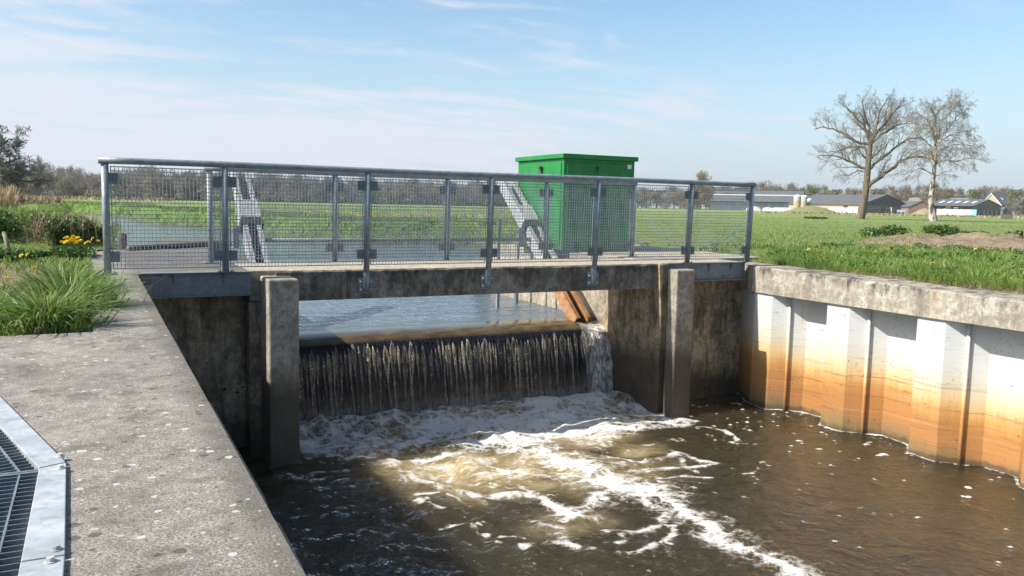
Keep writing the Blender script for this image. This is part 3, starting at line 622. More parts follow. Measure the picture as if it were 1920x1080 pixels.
# zig-zag of the sheet pile wall (plan view), from the corner towards the camera
PILE = [(8.66, 9.30), (8.32, 8.66), (8.32, 8.33)]
_y = 8.33
for k in range(7):
    PILE += [(8.66, _y-0.32), (8.66, _y-0.73), (8.33, _y-0.95), (8.33, _y-1.29)]; _y -= 1.29
def pool():
    xs = np.arange(0.2, 9.05, 0.026); ys = np.concatenate([np.arange(-6, 2.0, 0.3), np.arange(2.0, 10.15, 0.026)])
    X, Y = np.meshgrid(xs, ys, indexing='ij')
    wx = X+(fbm(X*2.6, Y*2.6, 4, 21)-0.5)*0.36; wy = Y+(fbm(X*2.6, Y*2.6, 4, 31)-0.5)*0.36
    foam = np.zeros_like(X)
    soft = np.zeros_like(X)
    for pts, w, s in STROKES:
        P = [z8(*q) for q in pts]; d = np.full_like(X, 9.0)
        for a, b in zip(P[:-1], P[1:]): d = np.minimum(d, segdist(wx, wy, a, b))
        foam = np.maximum(foam, s*(0.62+0.5*fbm(X*2.3+9, Y*2.3, 3, 23))*np.exp(-(d/(w*1.35))**1.5)); soft = np.maximum(soft, 0.34*s*np.exp(-(d/(w*3.2+0.05))**2))
    # boil just below the fall: thick broken foam
    eb = np.array([z8(*q) for q in [(20, 262), (120, 262), (300, 262), (430, 245), (560, 240), (700, 240), (830, 235), (960, 215), (1160, 195), (1340, 155)]])
    edge = np.interp(X, eb[:, 0], eb[:, 1])
    b = np.clip((wy-edge+0.30)/0.55, 0, 1)*(X > 1.75)*(X < 7.0)
    b = b*b*(3-2*b)
    patch = fbm(X*1.3+4, Y*2.2, 4, 51)
    foam = np.maximum(foam, b*(0.18+0.98*patch))
    near = np.clip((Y-9.35)/0.4, 0, 1)*(X > 1.75)*(X < 6.95); foam = np.maximum(foam, near*(0.45+0.5*patch))
    # aerated, milky brown water where the plunging jet comes up
    aer = np.zeros_like(X)
    for c, rx, ry, s in [((590, 295), 0.75, 0.42, 1.0), ((760, 330), 0.95, 0.6, 0.8), ((900, 300), 0.7, 0.5, 0.9), ((1075, 205), 0.62, 0.34, 1.0), ((700, 390), 0.5, 0.3, 0.5), ((1260, 235), 0.35, 0.25, 0.5), ((1000, 490), 0.4, 0.3, 0.35), ((900, 120), 2.6, 0.6, 0.75), ((380, 220), 0.8, 0.4, 0.35), ((1150, 330), 0.8, 0.5, 0.6)]:
        q = z8(*c); aer = np.maximum(aer, s*np.exp(-(((wx-q[0])/rx)**2+((wy-q[1])/ry)**2)**1.5))
    aer *= np.clip(0.25+1.25*fbm(X*3, Y*3, 4, 61), 0, 1.0)
    # scum line against the sheet piles and scattered flecks
    d = np.full_like(X, 9.0)
    for a, b2 in zip(PILE[:-1], PILE[1:]): d = np.minimum(d, segdist(X, Y, np.array(a), np.array(b2)))
    foam = np.maximum(foam, 0.80*np.exp(-(d/0.035)**2)*(0.45+0.75*fbm(X*4, Y*4, 2, 71)))
    r = np.random.default_rng(5)
    for _ in range(240):
        cx = r.uniform(6.4, 8.6); cy = r.uniform(3.6, 9.1)
        if r.random() > 0.35+0.65*np.clip((cy-5.0)/3, 0, 1): continue
        rad = r.uniform(0.012, 0.030)*(1.8 if r.random() < 0.12 else 1); el = r.uniform(0.5, 1)
        i0, i1 = np.searchsorted(xs, [cx-0.15, cx+0.15]); j0, j1 = np.searchsorted(ys, [cy-0.15, cy+0.15])
        sub = 0.85*np.exp(-(((X[i0:i1, j0:j1]-cx)/rad)**2+((Y[i0:i1, j0:j1]-cy)/(rad*el))**2)**1.5)
        foam[i0:i1, j0:j1] = np.maximum(foam[i0:i1, j0:j1], sub)
    for _ in range(150):
        cx = r.uniform(0.9, 6.5); cy = r.uniform(4.3, 8.6); rad = r.uniform(0.012, 0.022)
        i0, i1 = np.searchsorted(xs, [cx-0.1, cx+0.1]); j0, j1 = np.searchsorted(ys, [cy-0.1, cy+0.1])
        foam[i0:i1, j0:j1] = np.maximum(foam[i0:i1, j0:j1], 0.66*np.exp(-(((X[i0:i1, j0:j1]-cx)/rad)**2+((Y[i0:i1, j0:j1]-cy)/rad)**2)**1.5))
    foam = np.maximum(foam, np.maximum(soft, 0.36*np.clip(aer, 0, 1)))
    turb = np.clip((Y-6.6)/2.2, 0, 1)*np.exp(-((X-4.4)/3.0)**4)
    lw = np.clip((4.6-X)/1.6, 0, 1)
    Z = ZW+(fbm(X*1.9, Y*1.9, 3, 81)-0.5)*(0.045+0.06*lw+0.13*turb)+(fbm(X*4+0.6*fbm(X*2, Y*2, 2, 95)*5, Y*4.5, 3, 91)-0.5)*(0.030+0.065*lw+0.05*turb)+0.016*np.clip(foam, 0, 1)
    Z += 0.13*np.exp(-((Y-9.55)/0.30)**2)*(X > 1.7)*(X < 6.9)*(0.35+1.1*fbm(X*1.8, Y*1.8, 3, 101))
    mb = MB(); P = np.stack([X, Y, Z], -1); mb.grid(P, True)
    mb.A = {'foam': [(0, foam.ravel())], 'aer': [(0, np.clip(aer, 0, 1).ravel())], 'turb': [(0, turb.ravel())]}
    kind(mb.build('pool_water', M['pool'], smooth=True), 'structure')
    mb = MB(); mb.add([(0.2, -40, ZW-0.02), (9.05, -40, ZW-0.02), (9.05, -5.9, ZW-0.02), (0.2, -5.9, ZW-0.02)], [(0, 1, 2, 3)])
    kind(mb.build('canal_water', flat('canal_water_brown', (0.05, 0.035, 0.016), (0.06, 0.042, 0.02), 0.08)), 'structure')
pool()

# ------------------------------------------------------------------ weir: gate leaf, falling water, lifting arms
def waterfall():
    prof = [(10.64, -0.950), (10.50, -0.951), (10.38, -0.955), (10.28, -0.966), (10.20, -0.984), (10.14, -1.012), (10.095, -1.055), (10.06, -1.11), (10.035, -1.18), (10.01, -1.30), (9.985, -1.45), (9.965, -1.6), (9.945, -1.75), (9.925, -1.9), (9.905, -2.15)]
    pr = np.array(prof); seg = np.concatenate([[0], np.cumsum(np.hypot(*np.diff(pr, axis=0).T))])
    t = np.linspace(0, seg[-1], 120); py = np.interp(t, seg, pr[:, 0]); pz = np.interp(t, seg, pr[:, 1])
    xs = np.arange(1.73, 6.80, 0.0075); X, T = np.meshgrid(xs, t, indexing='ij')
    s_lip = 0.585            # path length where the smooth lip ends
    r = np.random.default_rng(12); S = np.zeros_like(X)
    x = 1.76; k = 0
    while x < 6.75:
        big = r.random() < 0.38
        w = r.uniform(0.034, 0.066) if big else r.uniform(0.016, 0.036)
        tip = s_lip+r.uniform(-0.05, 0.03)+0.05*vnoise(np.array([x*1.7]), np.array([0.]), 8)[0]+(0.0 if big else r.uniform(-0.02, 0.07)); drift = r.uniform(-0.03, 0.05); thin = r.uniform(0.1, 1.0); x += w*0.7
        dep = np.clip(T-tip, 0, None)
        xc = x+drift*dep+0.010*np.sin(T*7+k*1.7)*dep
        wid = w*np.clip(dep/r.uniform(0.10, 0.22), 0, 1)**0.8*(1-(0.45+0.45*thin)*np.clip((dep-0.10)/0.38, 0, 1))
        m = np.clip((wid-np.abs(X-xc))/0.012+0.35, 0, 1)*(dep > 0)
        rim = np.clip(np.abs(X-xc)/np.maximum(wid, 1e-3), 0, 1)
        brk = 0.35+0.85*vnoise(X*38+k*3, T*11, 3)
        S = np.maximum(S, m*np.clip(brk+0.1, 0, 1)*(0.55+0.45*rim if big else 1.0)*r.uniform(0.5, 1.0)); x += w*0.7+max(-0.004, r.normal(0.016, 0.016)); k += 1
    # hair-fine threads of water over the whole sheet
    th_ = vnoise(X*95, T*1.3+0*X, 5)*vnoise(X*41+7, T*2.2, 6); S = np.maximum(S, 0.55*np.clip((th_-0.34)/0.22, 0, 1)*np.clip((T-s_lip-0.08)/0.15, 0, 1)*(0.4+0.6*vnoise(X*60, T*14, 9)))
    lip = np.clip((s_lip-0.01-T)/0.05, 0, 1)
    spl = np.clip((X-6.32)/0.18, 0, 1)*np.clip((T-0.34)/0.15, 0, 1)*(0.25+1.0*fbm(X*12, T*7, 4, 7))
    spl = np.clip(spl, 0, 1)
    base = np.clip((T-1.36)/0.22, 0, 1)*(0.3+0.7*fbm(X*6, T*6, 3, 17)); spl = np.maximum(spl, base*0.62)
    out = 0.011*S+0.05*spl*(fbm(X*14, T*9, 3, 27))+0.008*fbm(X*22, T*2, 2, 37)*(1-lip)+0.03*(fbm(X*3, T*1.5, 3, 47)-0.5)*(1-lip)
    out += 0.05*np.clip((X-6.42)/0.12, 0, 1)*np.clip((T-0.5)/0.4, 0, 1)
    Yg = np.interp(T, t, py)-out; Zg = np.interp(T, t, pz)+out*0.15*(1-lip)
    Zg -= 0.03*np.clip((X-6.42)/0.12, 0, 1)*np.clip((T-0.1)/0.3, 0, 1)
    mb = MB(); mb.grid(np.stack([X, Yg, Zg], -1)[:, ::1])
    mb.A = {'strand': [(0, S.ravel())], 'lip': [(0, lip.ravel())], 'splash': [(0, spl.ravel())]}
    kind(mb.build('waterfall', M['fall'], smooth=True), 'structure')
    # spray droplets thrown off beside the wall and along the foot of the fall
    dm = MB(); r = np.random.default_rng(3); oct_f = np.array([(0, 2, 4), (2, 1, 4), (1, 3, 4), (3, 0, 4), (2, 0, 5), (1, 2, 5), (3, 1, 5), (0, 3, 5)])
    o6 = np.array([(1, 0, 0), (-1, 0, 0), (0, 1, 0), (0, -1, 0), (0, 0, 1), (0, 0, -1)], float)
    for i in range(900):
        if i < 240: p = np.array([6.42+0.33*r.random(), 9.98-0.25*r.random()**1.5, -1.0-1.0*r.random()]); q = r.uniform(0.0018, 0.0045)
        else: p = np.array([r.uniform(1.9, 6.8), 9.82-0.22*r.random(), ZW+0.03+0.20*r.random()**2]); q = r.uniform(0.002, 0.005)
        dm.add(p+o6*q*np.array([1, 1, 1.5]), oct_f)
    kind(dm.build('spray', M['white'], smooth=True), 'stuff')
waterfall()

def weir():
    t = thing('weir_gate', 'tilting steel weir gate with two slanted lifting arms, under the walkway', 'weir', (4.2, 10.1, ZW))
    g = MB(); g.obox((4.25, 10.165, -1.65), (2.48, 0, 0), (0, 0.03, 0.0), (0, 0.03, 0.58)); g.build('gate_leaf', M['arm_dark'], t)
    a0, a1 = np.array((0, 10.30, -0.98)), np.array((0, 12.95, 1.17)); d = (a1-a0)/np.linalg.norm(a1-a0); nrm = np.array((0, -d[2], d[1]))   # nrm points up and downstream
    L = np.linalg.norm(a1-a0)
    for xc in (1.97, 6.46):
        c = (a0+a1)/2+np.array((xc, 0, 0))
        arm = MB(); arm.obox(c-nrm*0.09, (0.085, 0, 0), d*L/2, nrm*0.012); ar = arm.build('lifting_arm', M['arm_dark'], t)
        for s in (-1, 1):
            m = MB(); m.obox(c+np.array((s*0.11, 0, 0)), (0.012, 0, 0), d*L/2, nrm*0.105); m.obox(c+np.array((s*0.085, 0, 0))+nrm*0.093, (0.026, 0, 0), d*L/2, nrm*0.012)
            m.build('side_channel', M['arm'], ar)
        tt = 0.70; cc = a0+d*L*tt+np.array((xc, 0, 0))
        m = MB(); m.obox(cc+nrm*0.125, (0.142, 0, 0), d*0.19, nrm*0.012); m.obox(cc+nrm*0.02+np.array((-0.137, 0, 0)), (0.012, 0, 0), d*0.20, nrm*0.10); m.obox(cc+nrm*0.02+np.array((0.137, 0, 0)), (0.012, 0, 0), d*0.20, nrm*0.10)
        for sx in (-1, 1):
            for sd_ in (-1, 1): q = cc+nrm*0.137+np.array((sx*0.12, 0, 0))+d*sd_*0.16; m.tube([q, q+nrm*0.012], 0.012, 6)
        m.build('cover_plate', M['galv_light'], ar, bevel=0.004)
        m = MB(); q = cc-d*0.27; m.obox(q+nrm*0.02, (0.16, 0, 0), d*0.05, nrm*0.10); m.build('bearing_block', M['dark'], ar, bevel=0.01)
        m = MB(); m.tube([q+np.array((-0.25, 0, -0.02)), q+np.array((-0.16, 0, -0.02))], 0.05, 12); m.obox(q+np.array((-0.21, 0.0, -0.16)), (0.04, 0, 0), (0, 0.05, 0), (0, 0, 0.12)); m.build('bearing_bracket', M['galv_dark'], ar, bevel=0.005)
    q = a0+d*L*0.545
    m = MB(); m.tube([(2.1, q[1], q[2]), (6.33, q[1], q[2])], 0.028, 12); m.build('cross_tube', M['galv_dark'], t, smooth=True)
weir()
# two posts standing in the river beside the right-hand wall
p1 = MB(); p1.box(5.90, 5.95, 12.04, 12.09, -1.6, 0.50); p1.box(5.885, 5.965, 12.025, 12.105, 0.50, 0.512)
tag(p1.build('guide_post', M['galv'], bevel=0.004), 'square steel guide post rising from the water left of the green cabinet', 'post')
p2 = MB(); p2.tube([(6.52, 12.55, -1.6), (6.52, 12.55, 0.16)], 0.04, 12); p2.tube([(6.52, 12.55, 0.16), (6.52, 12.55, 0.19)], 0.05, 12)
tag(p2.build('guide_post', M['galv_dark'], smooth=True), 'thin dark round post in the water close to the concrete wall under the cabinet', 'post')

# ------------------------------------------------------------------ piers and walls
def pier(poly, label):
    m = MB(); m.prism(poly, -3.0, -0.055)
    o = m.build('concrete_pier', M['pier'], bevel=0.018); tag(o, label, 'pier', 'concrete piers beside the weir opening'); return o
pier([(1.565, 8.50), (1.875, 8.50), (1.875, 8.985), (1.565, 8.985)], 'concrete pier on the left of the weir, with a sunlit strip down its left side')
pier([(6.79, 8.50), (7.09, 8.50), (7.09, 9.015), (6.97, 9.015), (6.97, 8.70), (6.79, 8.70)], 'concrete pier on the right of the weir, next to the sheet pile corner')
def walls():
    m = MB(); m.box(XQ+0.035, 1.45, 9.25, 9.595, -3.0, -0.27); m.box(1.452, 1.875, 8.99, 9.597, -3.0, -0.34); m.box(1.45, 1.725, 9.602, 14.0, -3.0, -0.008)
    tag(m.build('abutment_wall', M['wall'], bevel=0.012), 'dark pitted concrete abutment wall between the quay and the left pier', 'wall')
    m = MB(); m.box(6.76, 7.25, 9.05, 10.16, -3.0, -0.345); m.box(6.765, 6.90, 8.79, 9.048, -3.0, -0.012)
    o = tag(m.build('abutment_wall', M['chamber'], bevel=0.012), 'stained concrete side wall at the right end of the waterfall, below the walkway', 'wall')
    m = MB(); m.box(6.80, 7.2, 10.165, 14.2, -3.0, 0.0)
    tag(m.build('wing_wall', M['sidewall'], bevel=0.012), 'sunlit cream concrete wing wall upstream of the weir, with green moss at its foot', 'wall')
    m = MB(); m.box(7.252, 8.75, 9.26, 9.45, -3.0, -0.27)
    tag(m.build('back_wall', M['wall'], bevel=0.01), 'dark streaked concrete wall between the right pier and the white sheet piles', 'wall')
walls()

def sheet_piles():
    t = thing('sheet_pile_wall', 'white painted steel sheet pile wall with rust-orange stain and concrete capping beam', 'retaining wall', (8.4, 6.0, ZW))
    pts = [np.array(p) for p in PILE]
    # split at the interlocks (middle of each slope)
    cuts = []; cur = [pts[0]]
    chains = []
    for i in range(1, len(pts)):
        a, b = pts[i-1], pts[i]
        if abs(a[0]-b[0]) > 0.2 and i > 1:
            mid = (a+b)/2; cur.append(mid); chains.append(cur); cur = [mid, b]
        else: cur.append(b)
    chains.append(cur)
    for ch in chains:
        m = MB(); P = np.array([[(q[0], q[1], z) for q in ch] for z in (-3.2, -0.30)]); m.grid(P)
        o = m.build('pile', M['pile'], t); md = o.modifiers.new('thick', 'SOLIDIFY'); md.thickness = 0.012; md.offset = 0
        md2 = o.modifiers.new('edge', 'BEVEL'); md2.width = 0.012; md2.segments = 2
    for ch in chains[:-1]:
        q = ch[-1]; m = MB(); m.tube([(q[0]-0.022, q[1]-0.022, -3.0), (q[0]-0.022, q[1]-0.022, -0.34)], 0.021, 8); m.build('interlock', M['pile'], t, smooth=True)
    # capping beam with a worn, slightly uneven face
    ys = np.arange(-4, 8.72, 0.05); zt = -0.040-0.018*(8.72-ys)*(ys > 2)-0.018*6.72*(ys <= 2)
    w = (fbm(ys*1.5, ys*0+1, 4, 9)-0.5)*0.02; ch = np.clip(fbm(ys*5, ys*0+4, 3, 13)-0.55, 0, 1)*0.08
    cx = lambda v: np.full_like(ys, v)
    rows = [np.column_stack([cx(9.0), ys, zt-0.25]), np.column_stack([cx(9.0), ys, zt+w*0.3]), np.column_stack([cx(8.30)+0.012+ch, ys, zt+w*0.3]), np.column_stack([cx(8.285)+w*0.3, ys, zt-0.014-ch]),
            np.column_stack([cx(8.285)-w*0.3, ys, cx(-0.41)+w*0.4]), np.column_stack([cx(8.9), ys, cx(-0.415)])]
    m = MB(); m.grid(np.array(rows))
    c0 = [(9.0, 8.72), (8.29, 8.72), (8.62, 9.36), (9.0, 9.47)]
    m.prism(c0[::-1], -0.413, -0.042)
    m.build('capping_beam', M['cap'], t)
    hk = MB(); hy = 7.42; hk.tube([(8.64, hy+0.05, -0.47), (8.56, hy+0.05, -0.47), (8.54, hy+0.03, -0.50), (8.54, hy+0.03, -0.66), (8.56, hy-0.03, -0.68), (8.54, hy-0.05, -0.64), (8.54, hy-0.05, -0.52), (8.64, hy-0.05, -0.47)], 0.014, 8); hk.build('mooring_hook', M['galv_dark'], t, smooth=True)
sheet_piles()

# ------------------------------------------------------------------ footbridge
def bridge():
    t = thing('footbridge', 'narrow concrete walkway slab spanning the weir opening', 'footbridge', (4.2, 9.4, -0.3))
    m = MB(); m.prism([(1.88, YF+0.03), (6.95, YF+0.03), (6.95, YB), (1.46, YB), (1.46, 8.99), (1.88, 8.99)], -0.328, 0.0); m.build('deck', M['deck'], t, bevel=0.01)
    xs = np.append(np.arange(1.72, 6.75, 0.05), 6.762); ch = np.clip(fbm(xs*6, xs*0+3, 3, 19)-0.58, 0, 1)*0.05
    c = lambda v: np.full_like(xs, v)
    rows = [np.column_stack([xs, c(YF+0.031), c(-0.33)]), np.column_stack([xs, c(YF), c(-0.33)]), np.column_stack([xs, c(YF), c(-0.018)-ch]), np.column_stack([xs, c(YF+0.02)+ch*0.3, c(-0.003)]), np.column_stack([xs, c(YF+0.031), c(-0.001)])]
    m = MB(); m.grid(np.array(rows)[::-1]); m.add([rows[i][0] for i in range(5)], [(0, 1, 2, 3, 4)]); m.add([rows[i][-1] for i in range(5)], [(4, 3, 2, 1, 0)]); m.build('edge_beam', M['beam'], t)
    # steel end spans at both ends
    for (x0, x1, mt) in ((XQ+0.035, 1.455, 'steel_beam'), (6.905, 8.30, 'steel_beam')):
        m = MB(); m.box(x0, x1, YF-0.045, YF+0.10, -0.008, 0.004); m.box(x0, x1, YF-0.005, YF+0.006, -0.235, -0.008); m.box(x0, x1, YF-0.06, YF+0.006, -0.247, -0.235)
        sb = m.build('steel_beam', M[mt], t, bevel=0.003)
        for xx in ((x0+0.30, x0+0.78) if x0 < 2 else (x0+0.72, x0+1.12)):
            k = MB(); k.add([(xx, YF-0.0052, -0.008), (xx, YF-0.045, -0.008), (xx, YF-0.006, -0.15), (xx+0.012, YF-0.0052, -0.008), (xx+0.012, YF-0.045, -0.008), (xx+0.012, YF-0.006, -0.15)], [(0, 1, 2), (5, 4, 3), (0, 3, 4, 1), (1, 4, 5, 2), (2, 5, 3, 0)]); k.build('stiffener', M[mt], sb)
        for bx in (x0+0.08, x0+0.60, x0+1.0):
            k = MB(); k.tube([(bx, YF-0.005, -0.19), (bx, YF-0.016, -0.19)], 0.014, 6); k.build('bolt', M['galv_dark'], sb)
    m = MB(); m.prism([(XQ+0.033, YF+0.101), (1.455, YF+0.101), (1.455, 9.6), (XQ+0.033, 9.6)], -0.15, 0.002); m.build('end_slab', M['platform'], t)
    m = MB(); m.prism([(6.955, YF+0.101), (8.30, YF+0.101), (8.30, YB), (6.955, YB)], -0.15, 0.002); m.build('end_slab', M['deck'], t)
bridge()

def railing(name, label, xs, y_base, y_top, side, n_end, face):
    """posts with clamp plates, tube handrail, welded mesh panels; face=-1: seen from downstream"""
    H = 1.10
    t = thing(name, label, 'railing', (float(np.mean(xs)), y_base, 0.0))
    lean = (y_top-y_base)/H
    Y = lambda z: y_base+lean*z
    m = MB(); xx = np.linspace(xs[0]-0.055, xs[-1]+0.035, 30); m.tube([(x, Y(H), H+0.004*math.sin(x*1.3)) for x in xx], 0.032, 16); m.build('handrail', M['galv'], t, smooth=True)
    zb, zt = 0.055, 1.045
    for i, x in enumerate(xs):
        fixed = i in n_end
        z0 = 0.012 if fixed else -0.235
        po = MB(); yo = 0.0
        if fixed: po.tube([(x, Y(0), z0), (x, Y(H-0.03), H-0.03)], 0.034, 16)
        else:
            po.tube([(x, Y(-0.02), -0.03), (x, Y(H-0.03), H-0.03)], 0.034, 16)
            # flattened foot bolted to the side of the slab
            po.tube([(x, Y(-0.02), -0.031), (x, Y(-0.05)+0.004*face, -0.11), (x, Y(-0.1)-0.008*face, -0.23)], [0.034, 0.033, 0.027], 16)
        p = po.build('post', M['galv'], t, smooth=True)
        for zc in (0.175, 0.93):
            for sg in ((-1, 1) if 0 < i < len(xs)-1 else ((1,) if i == 0 else (-1,))):
                b = MB(); u0, u1 = sorted((x+sg*0.028, x+sg*0.112)); b.box(u0, u1, Y(zc)-0.006, Y(zc)+0.004, zc-0.053, zc+0.053)
                b.tube([(x+sg*0.078, Y(zc)+0.022, zc), (x+sg*0.078, Y(zc)-0.018, zc)], 0.013, 8)
                b.build('clamp_plate', M['galv_dark'], p, bevel=0.0015)
        if fixed:
            b = MB(); b.box(x-0.085, x+0.085, Y(0)-0.05, Y(0)+0.05, 0.0045, 0.0135); b.build('base_plate', M['galv'], p, bevel=0.002)
            for s in (-1, 1):
                k = MB(); k.tube([(x+s*0.06, Y(0)-0.02, 0.0135), (x+s*0.06, Y(0)-0.02, 0.034)], 0.008, 6); k.tube([(x+s*0.06, Y(0)-0.02, 0.0135), (x+s*0.06, Y(0)-0.02, 0.021)], 0.013, 6); k.build('anchor_bolt', M['galv_light'], p)
        else:
            yf = YF if side < 0 else YB
            b = MB(); b.box(x-0.085, x+0.085, min(yf+side*0.002, yf+side*0.012), max(yf+side*0.002, yf+side*0.012), -0.265, -0.095); b.build('side_plate', M['galv_dark'], p, bevel=0.002)
            for sx in (-1, 1):
                for zc in (-0.225, -0.135):
                    k = MB(); k.tube([(x+sx*0.058, yf+side*0.012, zc), (x+sx*0.058, yf+side*0.026, zc)], 0.011, 6); k.build('anchor_bolt', M['galv_light'], p)
    for a, b in zip(xs[:-1], xs[1:]):
        m = MB(); x0, x1 = a+0.050, b-0.050; r = 0.0030
        yz = lambda z, o: Y(z)+0.012+o
        def bar(p, q, w): m.tube([p, q], w, 4, False)
        nv = int(round((x1-x0)/0.0352)); nh = 26
        for x in np.linspace(x0, x1, nv+1): bar((x, yz(zb, 0.0025), zb), (x, yz(zt, 0.0025), zt), r)
        for z in np.linspace(zb, zt, nh+1): bar((x0, yz(z, -0.0025), z), (x1, yz(z, -0.0025), z), r)
        for z in (zb, zt): m.box(x0-0.004, x1+0.004, yz(z, -0.006), yz(z, 0.006), z-0.005, z+0.005)
        for x in (x0, x1): m.obox((x, yz((zb+zt)/2, 0), (zb+zt)/2), (0.005, 0, 0), (0, 0.006, 0), (0, lean*(zt-zb)/2, (zt-zb)/2))
        m.build('mesh_panel', M['wire'], t)
    return t
railing('bridge_railing', 'near galvanised railing of six wire mesh panels on the downstream edge of the walkway', [0.106, 1.20, 2.70, 4.21, 5.72, 7.22, 8.30], 8.842, 8.80, -1, (0, 1, 5, 6), -1)
railing('bridge_railing', 'far galvanised mesh railing of four panels on the upstream edge of the walkway', [1.21, 2.68, 4.19, 5.70, 7.20], 10.105, 10.105, 1, (0, 4), 1)

# ------------------------------------------------------------------ green control cabinet
def cabinet():
    x0, x1, y0, y1, zt = 6.66, 8.02, 11.27, 12.84, 1.50
    t = thing('control_cabinet', 'green metal control cabinet with overhanging lid behind the walkway', 'cabinet', ((x0+x1)/2, (y0+y1)/2, 0))
    m = MB(); m.box(x0, x1, y0, y1, 0.03, zt); m.build('body', M['green'], t, bevel=0.006)
    m = MB(); m.box(x0+0.03, x1-0.03, y0+0.03, y1-0.03, 0.012, 0.03); m.build('plinth', M['galv_dark'], t)
    m = MB(); m.box(x0-0.045, x1+0.045, y0-0.045, y1+0.045, zt+0.001, zt+0.075); m.build('lid', M['green'], t, bevel=0.008)
    d = MB(); d.box(x0+0.06, x1-0.05, y0-0.014, y0-0.002, 0.12, zt-0.06); dr = d.build('door', M['green'], t, bevel=0.003)
    k = MB(); k.tube([(7.28, y0-0.014, zt-0.13), (7.28, y0-0.03, zt-0.13)], 0.014, 10); k.obox((7.28, y0-0.024, zt-0.155), (0.008, 0, 0), (0, 0.006, 0), (0, 0, 0.03)); k.build('door_lock', M['lock'], dr)
    k = MB(); k.box(x1-0.155, x1-0.075, y0-0.019, y0-0.0145, zt-0.125, zt-0.055); k.build('label_plate', M['white'], dr)
    # scrawled marker strokes on the door
    for st in ([(7.00, 1.34), (6.98, 1.22), (6.99, 1.27), (7.05, 1.28), (7.07, 1.23), (6.99, 1.21)], [(7.12, 1.28), (7.13, 1.22), (7.18, 1.23), (7.19, 1.285), (7.20, 1.21)], [(7.26, 1.29), (7.30, 1.21), (7.36, 1.30)], [(7.44, 1.33), (7.46, 1.20)]):
        k = MB(); k.tube([(x, y0-0.0145, z) for x, z in st], 0.006, 5); k.build('scrawl_letter', M['graffiti'], dr)
    s = MB(); s.box(x0-0.014, x0-0.002, y0+0.07, y1-0.06, 0.12, zt-0.06); sp = s.build('side_door', M['green'], t, bevel=0.003)
    k = MB(); k.tube([(x0-0.014, 11.96, zt-0.135), (x0-0.065, 11.96, zt-0.135)], 0.032, 12); k.obox((x0-0.045, 11.93, zt-0.17), (0.014, 0, 0), (0, 0.014, 0), (0, 0, 0.055)); k.build('padlock', M['lock'], sp, bevel=0.004)
cabinet()

# ------------------------------------------------------------------ vegetation builders
def blades(mb, P, h, w, az, lean, tiltw=None):
    """bent grass blades: P (n,3) roots, h length, w width, az lean direction, lean 0..1"""
    n = len(P); h = np.broadcast_to(h, n); w = np.broadcast_to(w, n); lean = np.broadcast_to(lean, n)
    D = np.stack([np.cos(az), np.sin(az), np.zeros(n)], 1); fa = rng.uniform(0, 2*math.pi, n); S = np.stack([np.cos(fa), np.sin(fa), np.zeros(n)], 1)*w[:, None]*0.5
    V = np.zeros((n, 7, 3)); lv = [(0.0, 1.0), (0.45, 0.85), (0.8, 0.55)]
    up = np.array([0, 0, 1.0])
    def cpt(t): return P+D*(h*lean*t**1.8)[:, None]+up*(h*(t*(1-0.42*lean*t)-0.5*np.clip(lean-0.7, 0, 1)*t**3))[:, None]
    for i, (t, s) in enumerate(lv):
        c = cpt(t); V[:, 2*i] = c-S*s; V[:, 2*i+1] = c+S*s
    V[:, 6] = cpt(1.0)
    base = np.arange(n)[:, None]*7
    Q = np.concatenate([base+np.array([0, 1, 3, 2]), base+np.array([2, 3, 5, 4])]); T = base+np.array([4, 5, 6])
    o = mb.nv; mb.V.append(V.reshape(-1, 3)); mb.nv += 7*n; mb.F.extend((Q+o).tolist()); mb.F.extend((T+o).tolist())
def leaves(mb, C, size, asp=0.55, updir=0.4):
    n = len(C); size = np.broadcast_to(size, n)
    N = rng.normal(size=(n, 3)); N[:, 2] += updir*2; N /= np.linalg.norm(N, axis=1)[:, None]
    A = np.cross(N, rng.normal(size=(n, 3))); A /= np.linalg.norm(A, axis=1)[:, None]+1e-9; B = np.cross(N, A)
    A = A*size[:, None]*0.5; B = B*size[:, None]*0.5*asp
    V = np.stack([C-A, C-A*0.1+B, C+A, C-A*0.1-B], 1)
    o = mb.nv; mb.V.append(V.reshape(-1, 3)); mb.nv += 4*n
    mb.F.extend((np.arange(n)[:, None]*4+np.arange(4)+o).tolist())
def twigs(mb, C, length, width, up=0.9):
    n = len(C); D = rng.normal(size=(n, 3)); D[:, 2] = np.abs(D[:, 2])*up+0.35*up; D /= np.linalg.norm(D, axis=1)[:, None]
    S = np.cross(D, rng.normal(size=(n, 3))); S /= np.linalg.norm(S, axis=1)[:, None]+1e-9
    length = np.broadcast_to(length, n); width = np.broadcast_to(width, n)
    D = D*length[:, None]*0.5; S = S*width[:, None]*0.5
    V = np.stack([C-D-S, C-D+S, C+D+S*0.5, C+D-S*0.5], 1)
    o = mb.nv; mb.V.append(V.reshape(-1, 3)); mb.nv += 4*n
    mb.F.extend((np.arange(n)[:, None]*4+np.arange(4)+o).tolist())
def ball(n, flat=0.0):
    D = rng.normal(size=(n, 3)); D /= np.linalg.norm(D, axis=1)[:, None]; return D*(rng.random(n)**0.45)[:, None]

